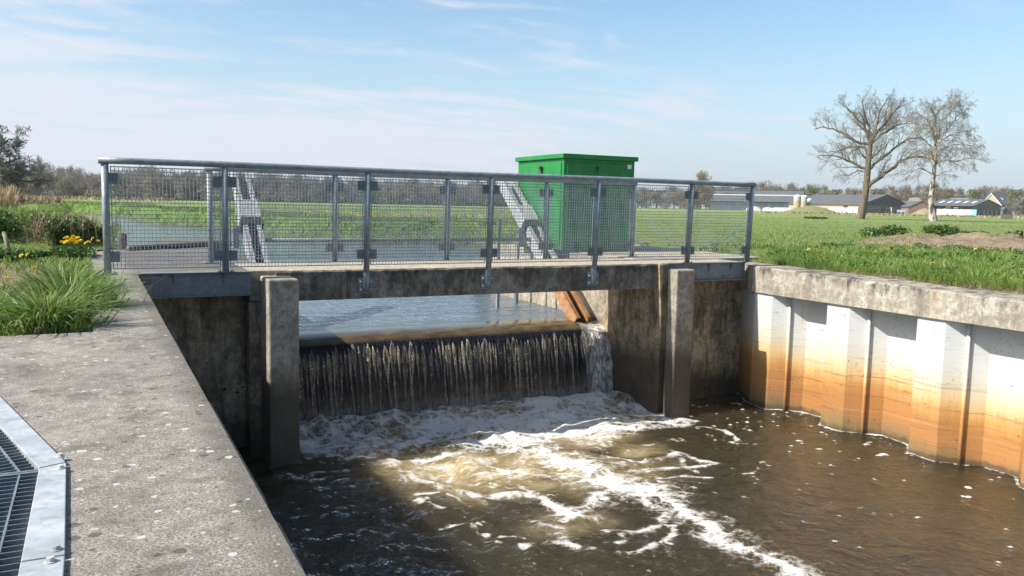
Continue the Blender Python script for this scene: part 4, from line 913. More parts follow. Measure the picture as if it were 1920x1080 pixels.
# ------------------------------------------------------------------ grass
def in_poly(X, Y, poly):
    c = np.zeros(len(X), bool); j = len(poly)-1
    for i in range(len(poly)):
        (xi, yi), (xj, yj) = poly[i], poly[j]
        with np.errstate(divide='ignore', invalid='ignore'):
            c ^= ((yi > Y) != (yj > Y)) & (X < (xj-xi)*(Y-yi)/(yj-yi+1e-12)+xi)
        j = i
    return c
MOUND = [np.array(q) for q in ((18.3, 14.6), (19.3, 12.3), (20.6, 9.0), (21.2, 4.0))]
def mound_d(X, Y):
    d = np.full(X.shape, 99.0)
    for a, b in zip(MOUND[:-1], MOUND[1:]): d = np.minimum(d, segdist(X, Y, a, b))
    return d
def right_grass():
    mb = MB()
    # close strip behind the capping beam, thinning with distance
    n = 46000; ang = rng.uniform(R(41), R(76), n); dist = 9.3*np.exp(rng.random(n)**1.15*math.log(32/9.3))
    X = np.sin(ang)*dist; Y = np.cos(ang)*dist
    hole_r = hole
    pad = [(6.9, 9.3), (8.35, 8.9), (9.15, 9.4), (9.4, 13.5), (6.9, 13.7)]
    ok = (X > 8.93) & ~in_poly(X, Y, pad) & (mound_d(X, Y) > 1.15+0.5*fbm(X, Y, 2, 3)) & ~in_poly(X, Y, hole)
    X, Y, dist = X[ok], Y[ok], dist[ok]
    pn = fbm(X*0.9, Y*0.9, 3, 77); ok = rng.random(len(X)) < np.clip(0.35+1.1*pn, 0, 1); X, Y, dist, pn = X[ok], Y[ok], dist[ok], pn[ok]
    n = len(X); edge = np.clip((9.7-X)/0.7, 0, 1)
    h = rng.uniform(0.03, 0.085, n)*(0.4+1.2*pn)+0.05*edge*rng.random(n)
    blades(mb, np.stack([X, Y, np.full(n, ZG-0.01)], 1), h, 0.004+0.00055*dist, rng.uniform(0, 2*math.pi, n), rng.uniform(0.1, 0.9, n))
    # ragged fringe hanging onto the concrete
    n = 5200; Y = rng.uniform(3.2, 9.35, n); X = 8.86+rng.random(n)*0.30+0.16*(fbm(Y*1.6, Y*0, 3, 5)-0.5)*2*0.8
    blades(mb, np.stack([X, Y, np.full(n, ZG-0.04)], 1), rng.uniform(0.07, 0.21, n)*(0.55+0.9*fbm(Y*2.2, Y*0+7, 2, 6)), 0.006, rng.normal(math.pi, 1.1, n), rng.uniform(0.2, 1.0, n))
    # taller tussocks
    for _ in range(110):
        a = rng.uniform(R(43), R(72)); d = rng.uniform(10.2, 17.5); c = np.array([math.sin(a)*d, math.cos(a)*d])
        if c[0] < 9.2 or mound_d(c[0:1], c[1:2])[0] < 1.4 or in_poly(c[0:1], c[1:2], pad)[0]: continue
        k = 130; q = rng.normal(size=(k, 2))*0.13
        blades(mb, np.column_stack([c+q, np.full(k, ZG)]), rng.uniform(0.06, 0.19, k), 0.009, np.arctan2(q[:, 1], q[:, 0]), rng.uniform(0.2, 0.9, k))
    d = MB(); n = 9000; ang = rng.uniform(R(41), R(74), n); dist = 9.4*np.exp(rng.random(n)*math.log(24/9.4)); X = np.sin(ang)*dist; Y = np.cos(ang)*dist
    k = (X > 9.0) & ~in_poly(X, Y, pad) & ~in_poly(X, Y, hole) & (fbm(X*0.7+3, Y*0.7, 4, 177) > 0.54); X, Y = X[k], Y[k]; n = len(X)
    blades(d, np.column_stack([X, Y, np.full(n, ZG-0.01)]), rng.uniform(0.03, 0.12, n), 0.010, rng.uniform(0, 6.28, n), rng.uniform(0.3, 1.1, n)); kind(d.build('dry_grass', M['dry']), 'stuff')
    w = MB(); c = np.column_stack([rng.uniform(9.3, 17, 150), rng.uniform(5.0, 13.0, 150)]); c = c[~in_poly(c[:, 0], c[:, 1], pad) & (mound_d(c[:, 0], c[:, 1]) > 1.3)]
    for q in c: k = int(rng.integers(14, 40)); leaves(w, np.column_stack([q+rng.normal(size=(k, 2))*rng.uniform(0.04, 0.12), np.full(k, 0.0)+rng.uniform(0.0, 0.07, k)]), rng.uniform(0.04, 0.075, k), 0.5, 0.9)
    kind(w.build('meadow_weeds', M['herb']), 'stuff')
    return kind(mb.build('grass', M['grass']), 'stuff')
right_grass()
def verge():
    ys = np.arange(-4, 9.5, 0.06); zt = -0.040-0.018*np.clip(8.72-ys, 0, 6.72); a = 8.90+0.10*(fbm(ys*1.6, ys*0+2, 3, 55)-0.5)
    rows = np.array([np.column_stack([a, ys, zt+0.002]), np.column_stack([a+0.05, ys, zt+0.02]), np.column_stack([np.full_like(ys, 9.12), ys, np.full_like(ys, ZG+0.004)])])
    m = MB(); m.grid(rows); kind(m.build('verge_soil', M['soil'], smooth=True), 'structure')
    d = MB(); n = 1800; Y = rng.uniform(3, 9.3, n); X = 8.87+rng.random(n)*0.2; blades(d, np.column_stack([X, Y, np.full(n, -0.08)]), rng.uniform(0.05, 0.15, n), 0.005, rng.normal(math.pi, 1.2, n), rng.uniform(0.4, 1.2, n)); kind(d.build('dry_verge_grass', M['dry']), 'stuff')
verge()
def meadow_grass():
    mb = MB()
    n = 60000; ang = rng.uniform(R(-8), R(64), n); dist = 16*np.exp(rng.random(n)**0.9*math.log(150/16)); X = np.sin(ang)*dist; Y = np.cos(ang)*dist
    ok = ~in_poly(X, Y, hole) & ~((X > 6) & (Y < 14.5) & (X < 10)) & ~((X > 8) & (dist < 24) & (mound_d(X, Y) < 1.7)) & ~((X < 2) & (Y < 15))
    X, Y, dist = X[ok], Y[ok], dist[ok]; pn = fbm(X*0.16, Y*0.16, 4, 87); ok = rng.random(len(X)) < np.clip(3*(pn-0.32), 0, 1); X, Y, dist = X[ok], Y[ok], dist[ok]; n = len(X)
    blades(mb, np.stack([X, Y, np.full(n, ZG-0.01)], 1), rng.uniform(0.03, 0.085, n), 0.0007*dist, rng.uniform(0, 2*math.pi, n), rng.uniform(0.2, 0.9, n))
    return kind(mb.build('meadow_grass', M['grass']), 'stuff')
meadow_grass()
def bank_vegetation():
    P = np.array([hole[i] for i in list(range(5, 32))], float); mg = MB(); mdry = MB()
    for si, (a, b) in enumerate(zip(P[:-1], P[1:])):
        left = si >= 18
        L = np.hypot(*(b-a)); mid = (a+b)/2; dist = np.hypot(*mid)
        t = (b-a)/L; nr = np.array((-t[1], t[0]))
        k = int(min(L*380, 11000)*min(1, 34/dist)+60)
        for mbx, kk, hh in ((mg, k, (0.10, 0.34)), (mdry, k//14, (0.12, 0.40))):
            s = rng.random(kk); o = rng.uniform(-1.3, 0.34, kk); q = a+(b-a)*s[:, None]+nr*o[:, None]
            dd = np.hypot(q[:, 0], q[:, 1]); z = np.where(o > 0, ZG-0.04-o*2.3, ZG-0.02)
            hsc = 0.45+1.0*fbm(q[:, 0]*0.8, q[:, 1]*0.8, 2, 15)
            near = np.clip((dd-9)/16, 0.35, 1)*(0.35 if left else 1)
            blades(mbx, np.column_stack([q, z]), rng.uniform(*hh, kk)*hsc*near, 0.004+0.0008*dd, rng.uniform(0, 2*math.pi, kk), rng.uniform(0.1, 0.9, kk))
    kind(mg.build('bank_grass', M['grass']), 'stuff'); kind(mdry.build('dry_bank_grass', M['dry']), 'stuff')
    # band of yellow flowers on the far bank
    m = MB(); n = 700; X = rng.uniform(8.3, 18.0, n); Y = 41.0-0.62*(X-9)+rng.normal(size=n)*0.9
    leaves(m, np.column_stack([X, Y, ZG+rng.uniform(0.05, 0.25, n)]), 0.085, 0.9, 1.5)
    kind(m.build('yellow_flowers', M['petal']), 'stuff')
bank_vegetation()
def left_ground():
    mg = MB()
    n = 15000; Y = 5.2+rng.random(n)**1.3*9.5; X = -0.04-rng.random(n)**1.2*(0.6+0.12*Y)
    X += 0.06*(fbm(Y*2, Y*0, 2, 8)-0.5); pn = fbm(X*2.1, Y*2.1, 3, 18)
    bare = np.exp(-(((X+0.62)/0.34)**2+((Y-8.6)/0.9)**2))            # a worn bare spot
    ok = rng.random(n) < np.clip(0.1+1.5*pn-bare*1.2, 0, 1); X, Y, pn = X[ok], Y[ok], pn[ok]; n = len(X)
    h = rng.uniform(0.04, 0.13, n)*(0.5+1.0*pn)
    blades(mg, np.column_stack([X, Y, np.full(n, ZG-0.005)]), h, 0.004+0.0006*Y, rng.uniform(0, 2*math.pi, n), rng.uniform(0.1, 0.95, n))
    # crest of the bank behind the brambles
    n = 5200; Y = rng.uniform(14.2, 19.5, n); X = rng.uniform(-3.0, 0.25, n)+0.05*(Y-14)
    blades(mg, np.column_stack([X, Y, np.full(n, ZG+0.06)+0.30*np.clip((0.3-X)/1.5, 0, 1)]), rng.uniform(0.10, 0.28, n), 0.014, rng.uniform(0, 2*math.pi, n), rng.uniform(0.1, 0.9, n))
    kind(mg.build('grass', M['grass']), 'stuff')
    e = MB(); ys = np.linspace(12.9, 20.5, 40); xs = np.linspace(-4.5, 0.35, 40); X, Y = np.meshgrid(xs, ys, indexing='ij')
    Z = ZG+0.02+0.33*np.clip((0.32-X)/1.0, 0, 1)*np.clip((Y-13.0)/0.8, 0, 1)*np.clip((20.5-Y)/2, 0, 1)+0.06*(fbm(X*2, Y*2, 3, 9)-0.5)-0.06*(X > 0.2)
    e.grid(np.stack([X, Y, Z], -1)); kind(e.build('bank_mound', M['ground'], smooth=True), 'structure')
    # dry earth and litter along the edge of the paving
    s = MB(); ys = np.linspace(5.15, 12.3, 60); a = -0.02+0.05*(fbm(ys*1.7, ys*0, 3, 4)-0.5); b = -0.95-0.2*fbm(ys, ys*0+3, 2, 6)
    X = np.array([a, (a+b)/2, b]); Y = np.array([ys, ys, ys]); s.grid(np.stack([X, Y, np.full(X.shape, ZG+0.004)], -1)); kind(s.build('bare_soil', M['soil'], smooth=True), 'structure')
left_ground()

def tussock(loc, n, rad, L, mt, label, name='grass_tussock', wd=0.0115, droop=(0.3, 1.15), group=None):
    q = rng.normal(size=(n, 2))*rad*0.42; r = np.hypot(q[:, 0], q[:, 1])
    mb = MB(); az = np.arctan2(q[:, 1], q[:, 0])+rng.normal(size=n)*0.35
    ln = np.clip(0.25+r/rad*0.9+rng.normal(size=n)*0.18, 0.1, 1.0)*(droop[1]-droop[0])+droop[0]
    blades(mb, np.column_stack([q+np.array(loc[:2]), np.full(n, loc[2])]), rng.uniform(*L, n), wd*rng.uniform(0.35, 1.25, n), az, ln)
    o = mb.build(name, mt, off=loc); o.location = loc; ROOT_LOC[o.name] = tuple(loc)
    k = n//7; q = rng.normal(size=(k, 2))*rad*0.5; d = MB()
    blades(d, np.column_stack([q+np.array(loc[:2]), np.full(k, loc[2])]), rng.uniform(L[0]*0.7, L[1]*1.02, k), wd*rng.uniform(0.35, 0.8, k), np.arctan2(q[:, 1], q[:, 0])+rng.normal(size=k)*0.7, rng.uniform(0.3, 1.25, k))
    d.build('dead_leaves', M['dry'], o)
    return tag(o, label, 'grass tussock', group)
tussock((-0.26, 5.45, 0.0), 640, 0.22, (0.12, 0.35), M['tuft'], 'large arching grass tussock spilling over the near left edge of the quay', wd=0.016)
tussock((-0.16, 6.35, -0.02), 1000, 0.26, (0.14, 0.38), M['tuft'], 'bright upright grass tussock just behind the large arching one')
tussock((-0.22, 7.6, -0.02), 1000, 0.30, (0.12, 0.34), M['tuft'], 'lower grass clump beside the paving, in front of the yellow dandelions')
tussock((-0.62, 5.75, -0.02), 700, 0.28, (0.10, 0.30), M['grass'], 'short grass clump at the left edge of the picture beside the arching tussock')

def bush(loc, size, n, leaf, mt, name, label, cat='bush', lobes=9, stems=14, dry=0, group=None, stemmat='oaktwig'):
    t = thing(name, label, cat, loc, group); m = MB(); L = np.array(loc)
    for k in range(lobes):
        a = rng.uniform(0, 2*math.pi); rr = math.sqrt(rng.random())*0.72; c = np.array([math.cos(a)*rr*size[0], math.sin(a)*rr*size[1], size[2]*(0.35+0.35*rng.random()*(1-rr*0.6))])
        s = np.array([size[0]*0.42, size[1]*0.42, size[2]*0.42])*rng.uniform(0.6, 1.1)
        q = L+c+ball(n//lobes)*s; q[:, 2] = np.maximum(q[:, 2], L[2]+0.01)
        leaves(m, q, leaf*rng.uniform(0.6, 1.3, len(q)), 0.7, 0.5)
    m.build('foliage', mt, t)
    st = MB()
    for k in range(stems):
        a = rng.uniform(0, 2*math.pi); e = np.array([math.cos(a)*size[0]*0.8, math.sin(a)*size[1]*0.8, size[2]*rng.uniform(0.4, 0.95)])*rng.uniform(0.5, 1)
        st.tube([L+e*0.1*np.array([1, 1, 0]), L+e*np.array([0.55, 0.55, 0.8]), L+e], [0.006+0.01*size[2], 0.005, 0.002], 4, False)
    st.build('stems', M[stemmat], t)
    if dry:
        dm = MB(); q = rng.normal(size=(dry, 2))*np.array(size[:2])*0.45
        blades(dm, np.column_stack([q+L[:2], np.full(dry, L[2])]), rng.uniform(0.5, 1.15, dry)*size[2]*1.15, 0.012, rng.uniform(0, 2*math.pi, dry), rng.uniform(0.1, 0.8, dry)); dm.build('dry_leaves', M['dry'], t)
    return t
bush((-1.15, 13.75, 0.0), (0.72, 0.60, 0.56), 9500, 0.05, M['shrub'], 'bramble_bush', 'broad leafy green bramble bush on the bank at the left edge of the picture', lobes=14)
bush((-0.52, 13.6, 0.0), (0.42, 0.45, 0.50), 4200, 0.045, M['bramble'], 'bramble_bush', 'bramble bush full of dry brown stalks, right of the broad leafy green one', dry=420, lobes=9)
bush((-0.06, 13.9, 0.0), (0.27, 0.4, 0.50), 3600, 0.045, M['shrub'], 'bramble_bush', 'small leafy bramble bush just left of the railing end post', dry=110, lobes=6)
bush((-0.22, 11.6, 0.0), (0.27, 0.7, 0.14), 2400, 0.045, M['herb'], 'weed_clump', 'low leafy weed clump carrying the yellow dandelions by the railing', 'weeds', lobes=14, stems=8)
bush((-0.80, 11.3, 0.0), (0.36, 0.45, 0.13), 1700, 0.05, M['herb'], 'weed_clump', 'low dark leafy weed clump left of the dandelions', 'weeds', lobes=10, stems=6)
bush((19.7, 15.75, -0.02), (0.66, 0.75, 0.46), 2600, 0.085, M['shrub'], 'bramble_bush', 'round dark green bush at the left end of the bare soil bank', lobes=13)
bush((24.9, 17.55, -0.02), (0.60, 0.6, 0.42), 1900, 0.085, M['shrub'], 'bramble_bush', 'dark green bush behind the bare soil bank, below the birch', lobes=11)
bush((27.3, 18.1, -0.02), (0.75, 0.4, 0.20), 900, 0.08, M['shrub'], 'bramble_bush', 'low dark green bush behind the soil bank, right of the taller one', lobes=9)
bush((28.8, 17.4, -0.02), (0.80, 0.4, 0.17), 900, 0.08, M['shrub'], 'bramble_bush', 'flat dark green patch of brambles at the far right behind the soil bank', lobes=9)
bush((19.2, 11.35, 0.25), (0.50, 0.45, 0.20), 800, 0.06, M['shrub'], 'bramble_bush', 'straggly thin bramble with brown stems growing on the bare soil bank', lobes=8, stems=46, dry=60)
bush((56.2, 51.8, -0.02), (1.25, 0.9, 0.22), 900, 0.16, M['herb'], 'weed_clump', 'dark flat weed clump far out in the meadow left of the tall bare tree', 'weeds', lobes=9, stems=4)
o = MB(); o.tube([(-1.02, 12.95, -0.1), (-1.09, 13.0, 0.24)], [0.03, 0.026], 8); o.tube([(-1.09, 13.0, 0.24), (-1.092, 13.001, 0.255)], [0.026, 0.018], 8); tag(o.build('wooden_stake', flat('weathered_wood', (0.20, 0.16, 0.12), (0.33, 0.28, 0.22), 0.9, 12), smooth=True), 'leaning weathered wooden stake in front of the broad bramble bush', 'stake')
o = MB(); o.tube([(0.36, 13.5, -1.4), (0.36, 13.5, 0.20)], [0.075, 0.07], 12); o.tube([(0.36, 13.5, 0.20), (0.36, 13.5, 0.215)], [0.07, 0.05], 12); tag(o.build('mooring_stake', flat('dark_wet_wood', (0.05, 0.045, 0.04), (0.13, 0.115, 0.095), 0.8, 14), smooth=True), 'dark round timber stake at the water behind the left railing bay', 'stake')
o = MB(); a = np.array([(0.42, 12.75, 0.03), (1.0, 13.2, 0.035), (1.75, 13.8, 0.03)]); o.tube(a, 0.045, 8); tag(o.build('timber_edging', flat('edging_wood', (0.08, 0.07, 0.055), (0.18, 0.155, 0.12), 0.9, 9), smooth=True), 'dark timber edging log lying along the far edge of the left paving', 'log')

def dandelions():
    head = MB()
    for ring, (k, rad, zz, el) in enumerate([(16, 0.021, 0.004, 0.25), (12, 0.016, 0.008, 0.5), (8, 0.010, 0.011, 0.9)]):
        for i in range(k):
            a = 2*math.pi*i/k+ring*0.3; d = np.array((math.cos(a), math.sin(a), 0)); s = np.array((-d[1], d[0], 0))*0.0042; u = np.array((0, 0, 1.0))
            head.add([u*zz-s*0.5, u*zz+s*0.5, u*(zz+el*rad*0.45)+d*rad+s, u*(zz+el*rad*0.45)+d*rad-s], [(0, 1, 2, 3)])
    stem = MB(); stem.tube([(0, 0, -0.16), (0.006, 0.003, -0.08), (0, 0, 0.004)], [0.0022, 0.002, 0.002], 5, False); stem.tube([(0, 0, -0.004), (0, 0, 0.005)], [0.003, 0.007], 6)
    first = None
    left = []
    for k in range(34):
        a, b = rng.normal(size=2); left.append((-0.20+0.10*a, 11.55+0.34*b, 0.165+0.07*rng.random(), 'yellow dandelion among the weed clump left of the railing end post', 1.35))
    for px, py in [(148, 457), (160, 459), (40, 480), (52, 478), (64, 503), (2, 503), (72, 558), (12, 522)]:
        p = at(px, py, 2, 0.07); left.append((p[0], p[1], 0.07, 'single yellow dandelion in the short grass on the left bank', 1.15))
    right = [(10.61, 9.86), (10.52, 9.68), (10.63, 9.62), (11.29, 9.08), (14.51, 9.53), (14.40, 9.47), (14.24, 8.89), (14.22, 8.74), (12.2, 9.2), (13.3, 10.4), (16.2, 12.9), (9.6, 6.9)]
    for x, y in right: left.append((x+rng.normal()*0.02, y, 0.10, 'yellow dandelion in the grass above the sheet pile wall', 1.5))
    for x, y, z, lab, s in left:
        t = bpy.data.objects.new('dandelion', None); COL.objects.link(t); t.location = (x, y, z); t.scale = (s,)*3
        t.rotation_euler = (rng.normal()*0.35-0.25, rng.normal()*0.35, rng.uniform(0, 6.28)); tag(t, lab, 'flower', 'dandelions')
        ROOT_LOC[t.name] = (0, 0, 0)
        if first is None:
            h = head.build('flower_head', M['petal'], t); st = stem.build('flower_stem', M['herb'], t); first = (h, st)
        else:
            for q in first:
                c = q.copy(); COL.objects.link(c); c.parent = t
dandelions()

def soil_bank():
    u = np.linspace(0, 1, 90); P = np.array([MOUND[0]+(0, 0.6)]+MOUND[1:]); s = np.linspace(0, 1, len(P)); cx = np.interp(u, s, P[:, 0]); cy = np.interp(u, s, P[:, 1])
    T = np.stack([np.gradient(cx), np.gradient(cy)], 1); T /= np.hypot(T[:, 0], T[:, 1])[:, None]; N = np.stack([-T[:, 1], T[:, 0]], 1); v = np.linspace(-1, 1, 60)
    X = cx[:, None]+N[:, 0:1]*v*1.9; Y = cy[:, None]+N[:, 1:2]*v*1.9
    prof = np.clip(1-np.abs(v)**2.2, 0, 1)[None]; endf = np.clip(u/0.14, 0, 1)[:, None]
    Z = ZG-0.03+prof*endf*(0.06+0.34*fbm(X*0.8, Y*0.8, 3, 61))+0.34*(fbm(X*2.4, Y*2.4, 4, 62)-0.5)*prof*endf
    m = MB(); m.grid(np.stack([X, Y, Z], -1)); kind(m.build('soil_bank', M['soil'], smooth=True), 'structure')
    g = MB(); n = 5200; i = rng.integers(0, 90, n); j = rng.integers(0, 60, n); k = fbm(X[i, j]*1.2, Y[i, j]*1.2, 3, 63) > 0.52; i, j = i[k], j[k]
    blades(g, np.stack([X[i, j], Y[i, j], Z[i, j]], 1), rng.uniform(0.05, 0.16, len(i)), 0.012, rng.uniform(0, 6.28, len(i)), rng.uniform(0.2, 0.9, len(i))); kind(g.build('sparse_grass', M['grass']), 'stuff')
soil_bank()

def reeds():
    m = MB(); n = 2600; px = rng.uniform(-160, 30, n); d = rng.uniform(30, 36, n); P = np.array([far(a, b, ZG) for a, b in zip(px, d)])
    blades(m, P, rng.uniform(0.7, 1.25, n), 0.05, rng.uniform(0, 6.28, n), rng.uniform(0.0, 0.35, n))
    kind(m.build('reed_bed', M['reed']), 'stuff')
    m = MB()
    for (p0, p1, d0, d1, k, h) in [(35, 120, 88, 96, 500, (0.3, 0.9)), (-100, 40, 60, 75, 600, (0.3, 0.7)), (20, 330, 165, 180, 600, (0.3, 0.9)), (1400, 1920, 170, 185, 900, (0.2, 0.6))]:
        P = np.array([far(a, b, ZG) for a, b in zip(rng.uniform(p0, p1, k), rng.uniform(d0, d1, k))]); blades(m, P, rng.uniform(*h, k), 0.0016*d0, rng.uniform(0, 6.28, k), rng.uniform(0, 0.6, k))
    kind(m.build('rough_grass', M['dry']), 'stuff')
reeds()

# ------------------------------------------------------------------ bare trees
def grow(mb_l, mb_t, p, d, L, r, lev, maxlev, par, depth=0):
    nseg = 5 if lev < 2 else (4 if lev == 2 else 3); pts = [p]; rad = [r]; dirs = [d]
    for i in range(nseg):
        w = rng.normal(size=3)*par['wob'][lev]; d = d+w+np.array([0, 0, par['up'][lev]]); d = d/np.linalg.norm(d)
        p = p+d*L/nseg; pts.append(p); dirs.append(d); rad.append(max(r*(1-0.8*(i+1)/nseg), par['rmin']))
    (mb_l if lev < par['trunk_lev'] else mb_t).tube(pts, rad, 7 if lev == 0 else (5 if lev == 1 else 3), False)
    if lev >= maxlev: return
    k = par['kids'][lev]
    for j in range(k):
        t = par['first'][lev]+(1-par['first'][lev])*(j+rng.random())/k
        f = t*nseg; i = min(int(f), nseg-1); q = pts[i]+(pts[i+1]-pts[i])*(f-i); dd = dirs[i+1]
        a = rng.normal(size=3); a -= dd*(a@dd); a /= np.linalg.norm(a); an = par['ang'][lev]*rng.uniform(0.7, 1.25)
        nd = dd*math.cos(an)+a*math.sin(an)
        grow(mb_l, mb_t, q, nd, L*par['len'][lev]*rng.uniform(0.65, 1.15)*(1.12-0.5*t), max(rad[i]*0.5, par['rmin']), lev+1, maxlev, par)
def limb_tree(loc, frame, trunk, limbs, par, mats, name, label, cat='tree'):
    """trunk and main limbs given in metres (right, up, depth) in the plane facing the view; twigs grown"""
    t = thing(name, label, cat, loc); L = np.array(loc); ml, mt_ = MB(), MB()
    def W(q): return L+frame[0]*q[0]+np.array([0, 0, q[1]])+frame[1]*q[2]
    P = np.array([W(q[:3]) for q in trunk]); rr = [q[3] for q in trunk]; ml.tube(P, rr, 12, False)
    for pts, r0, nk in limbs:
        Q = np.array([W(q) for q in pts]); n = len(Q); s = np.linspace(0, 1, n); u = np.linspace(0, 1, 14)
        C = np.stack([np.interp(u, s, Q[:, i]) for i in range(3)], 1); C[1:-1] = (C[:-2]+2*C[1:-1]+C[2:])/4; C += rng.normal(size=C.shape)*0.045
        rad = r0*(1-0.82*u)+0.012; ml.tube(C, rad, 7, False)
        for j in range(nk):
            f = 0.16+0.84*(j+rng.random())/nk; i = min(int(f*13), 12); d = C[i+1]-C[i]; d /= np.linalg.norm(d)
            a = rng.normal(size=3); a -= d*(a@d); a /= np.linalg.norm(a); an = rng.uniform(0.5, 1.05); nd = d*math.cos(an)+a*math.sin(an); nd[2] += par['limb_up']; nd /= np.linalg.norm(nd)
            grow(ml, mt_, C[i], nd, par['L1']*rng.uniform(0.6, 1.2)*(1.1-0.45*f), max(rad[i]*0.5, 0.02), 1, par['max'], par)
    ml.build('trunk', mats[0], t, smooth=True); mt_.build('crown', mats[1], t)
    return t
def frame_at(loc):
    f = np.array([loc[0], loc[1], 0.0]); f /= np.linalg.norm(f); return np.array([f[1], -f[0], 0.0]), f
OAK = dict(wob=[0, 0.13, 0.20, 0.26, 0.3], up=[0, 0.05, 0.05, 0.05, 0.02], kids=[0, 5, 4, 3, 0], first=[0, 0.25, 0.2, 0.2, 0], ang=[0, 0.75, 0.8, 0.8, 0.8], len=[0, 0.62, 0.66, 0.66, 0.5], rmin=0.0065, trunk_lev=1, L1=2.05, limb_up=0.22, max=4)
def oak():
    loc = (66.6, 55.6, ZG); sq = lambda v: v if v < 4 else 4+(v-4)*0.83
    z = lambda x, y, d=0.0: ((x-478)/3.858/18.6*0.9, sq((1042-y)/3.858/18.6), d)
    tr = [z(468, 1046)+(0.50,), z(474, 1020)+(0.40,), z(490, 920)+(0.34,), z(500, 800)+(0.31,), z(502, 700)+(0.28,), z(503, 600)+(0.26,), z(510, 480)+(0.20,), z(515, 440)+(0.15,)]
    limbs = [([z(505, 815), z(590, 755), z(660, 690), z(740, 600), z(860, 570), z(930, 600)], 0.21, 13),
             ([z(505, 690), z(560, 620), z(640, 545), z(720, 470), z(800, 435), z(860, 440)], 0.15, 13),
             ([z(503, 690), z(440, 660), z(370, 620), z(290, 585), z(200, 565), z(130, 575)], 0.15, 13),
             ([z(503, 560), z(450, 500), z(380, 490), z(300, 530), z(200, 550)], 0.12, 12),
             ([z(508, 480), z(420, 460), z(330, 400), z(240, 350), z(150, 330), z(90, 345)], 0.13, 13),
             ([z(510, 460), z(470, 350), z(400, 260), z(330, 180), z(300, 150)], 0.14, 11), ([z(512, 450), z(490, 340), z(450, 220), z(430, 100)], 0.13, 11),
             ([z(515, 445), z(540, 320), z(560, 200), z(610, 100)], 0.13, 11), ([z(515, 445), z(590, 330), z(660, 220), z(720, 140)], 0.13, 14),
             ([z(520, 470), z(600, 380), z(690, 330), z(780, 290)], 0.12, 13),
             ([z(512, 460, 0), z(470, 360, 1.6), z(420, 300, 3.0), z(390, 260, 3.6)], 0.12, 8), ([z(512, 460, 0), z(560, 370, -1.6), z(620, 300, -3.0), z(640, 260, -3.6)], 0.12, 8),
             ([z(504, 620, 0), z(460, 560, 2.0), z(420, 520, 3.6)], 0.11, 11), ([z(504, 620, 0), z(560, 560, -2.0), z(620, 500, -3.6)], 0.11, 11),
             ([z(500, 720), z(430, 690), z(380, 730), z(300, 745)], 0.06, 6)]
    limb_tree(loc, frame_at(loc), tr, limbs, OAK, (M['bark'], M['oaktwig']), 'bare_oak', 'tall bare spreading tree with a low limb, standing in the meadow before the farm')
oak()
BIR = dict(wob=[0, 0.12, 0.16, 0.2, 0.22], up=[0, 0.0, -0.10, -0.24, -0.30], kids=[0, 6, 4, 3, 0], first=[0, 0.15, 0.1, 0.1, 0], ang=[0, 0.6, 0.7, 0.7, 0.6], len=[0, 0.62, 0.66, 0.75, 0.5], rmin=0.0058, trunk_lev=1, L1=1.7, limb_up=0.1, max=4)
def birch():
    loc = (66.6, 48.0, ZG); sq = lambda v: v if v < 4 else 4+(v-4)*0.84
    z = lambda x, y, d=0.0: ((x-982)/3.858/20.3, sq((1060-y)/3.858/20.3), d)
    tr = [z(985, 1062)+(0.42,), z(980, 1010)+(0.30,), z(962, 920)+(0.22,), z(968, 800)+(0.20,), z(972, 650)+(0.16,), z(970, 520)+(0.13,), z(965, 400)+(0.10,), z(955, 300)+(0.06,), z(985, 190)+(0.03,)]
    limbs = [([z(972, 640), z(1030, 620), z(1120, 620), z(1200, 600), z(1260, 620)], 0.06, 12), ([z(970, 500), z(1020, 400), z(1070, 300), z(1110, 240), z(1150, 220)], 0.07, 13),
             ([z(968, 480), z(1050, 420), z(1130, 380), z(1180, 390)], 0.06, 11), ([z(972, 560), z(1060, 490), z(1150, 490), z(1230, 540)], 0.06, 11), ([z(966, 420), z(930, 330), z(890, 260), z(850, 240)], 0.06, 12),
             ([z(970, 540), z(900, 450), z(840, 400), z(800, 400)], 0.06, 11), ([z(970, 640), z(920, 560), z(860, 540), z(800, 580)], 0.06, 11), ([z(970, 740), z(900, 690), z(840, 700), z(760, 740)], 0.05, 10),
             ([z(955, 310), z(960, 230), z(1010, 170), z(1060, 160)], 0.05, 11), ([z(955, 300), z(940, 220), z(960, 170)], 0.045, 11), ([z(965, 400), z(1010, 290), z(1060, 200), z(1100, 180)], 0.05, 11),
             ([z(968, 500, 0), z(980, 400, 1.6), z(1000, 330, 2.6)], 0.06, 11), ([z(968, 500, 0), z(950, 400, -1.6), z(920, 330, -2.6)], 0.06, 11), ([z(970, 620, 0), z(990, 560, 1.8), z(1010, 560, 2.9)], 0.05, 9), ([z(970, 620, 0), z(950, 560, -1.8), z(930, 560, -2.9)], 0.05, 9),
             ([z(975, 760), z(1020, 720), z(1080, 710)], 0.04, 6)]
    limb_tree(loc, frame_at(loc), tr, limbs, BIR, (M['birch'], M['birchtwig']), 'bare_birch', 'bare silver birch with drooping twigs, right of the tall spreading tree')
birch()
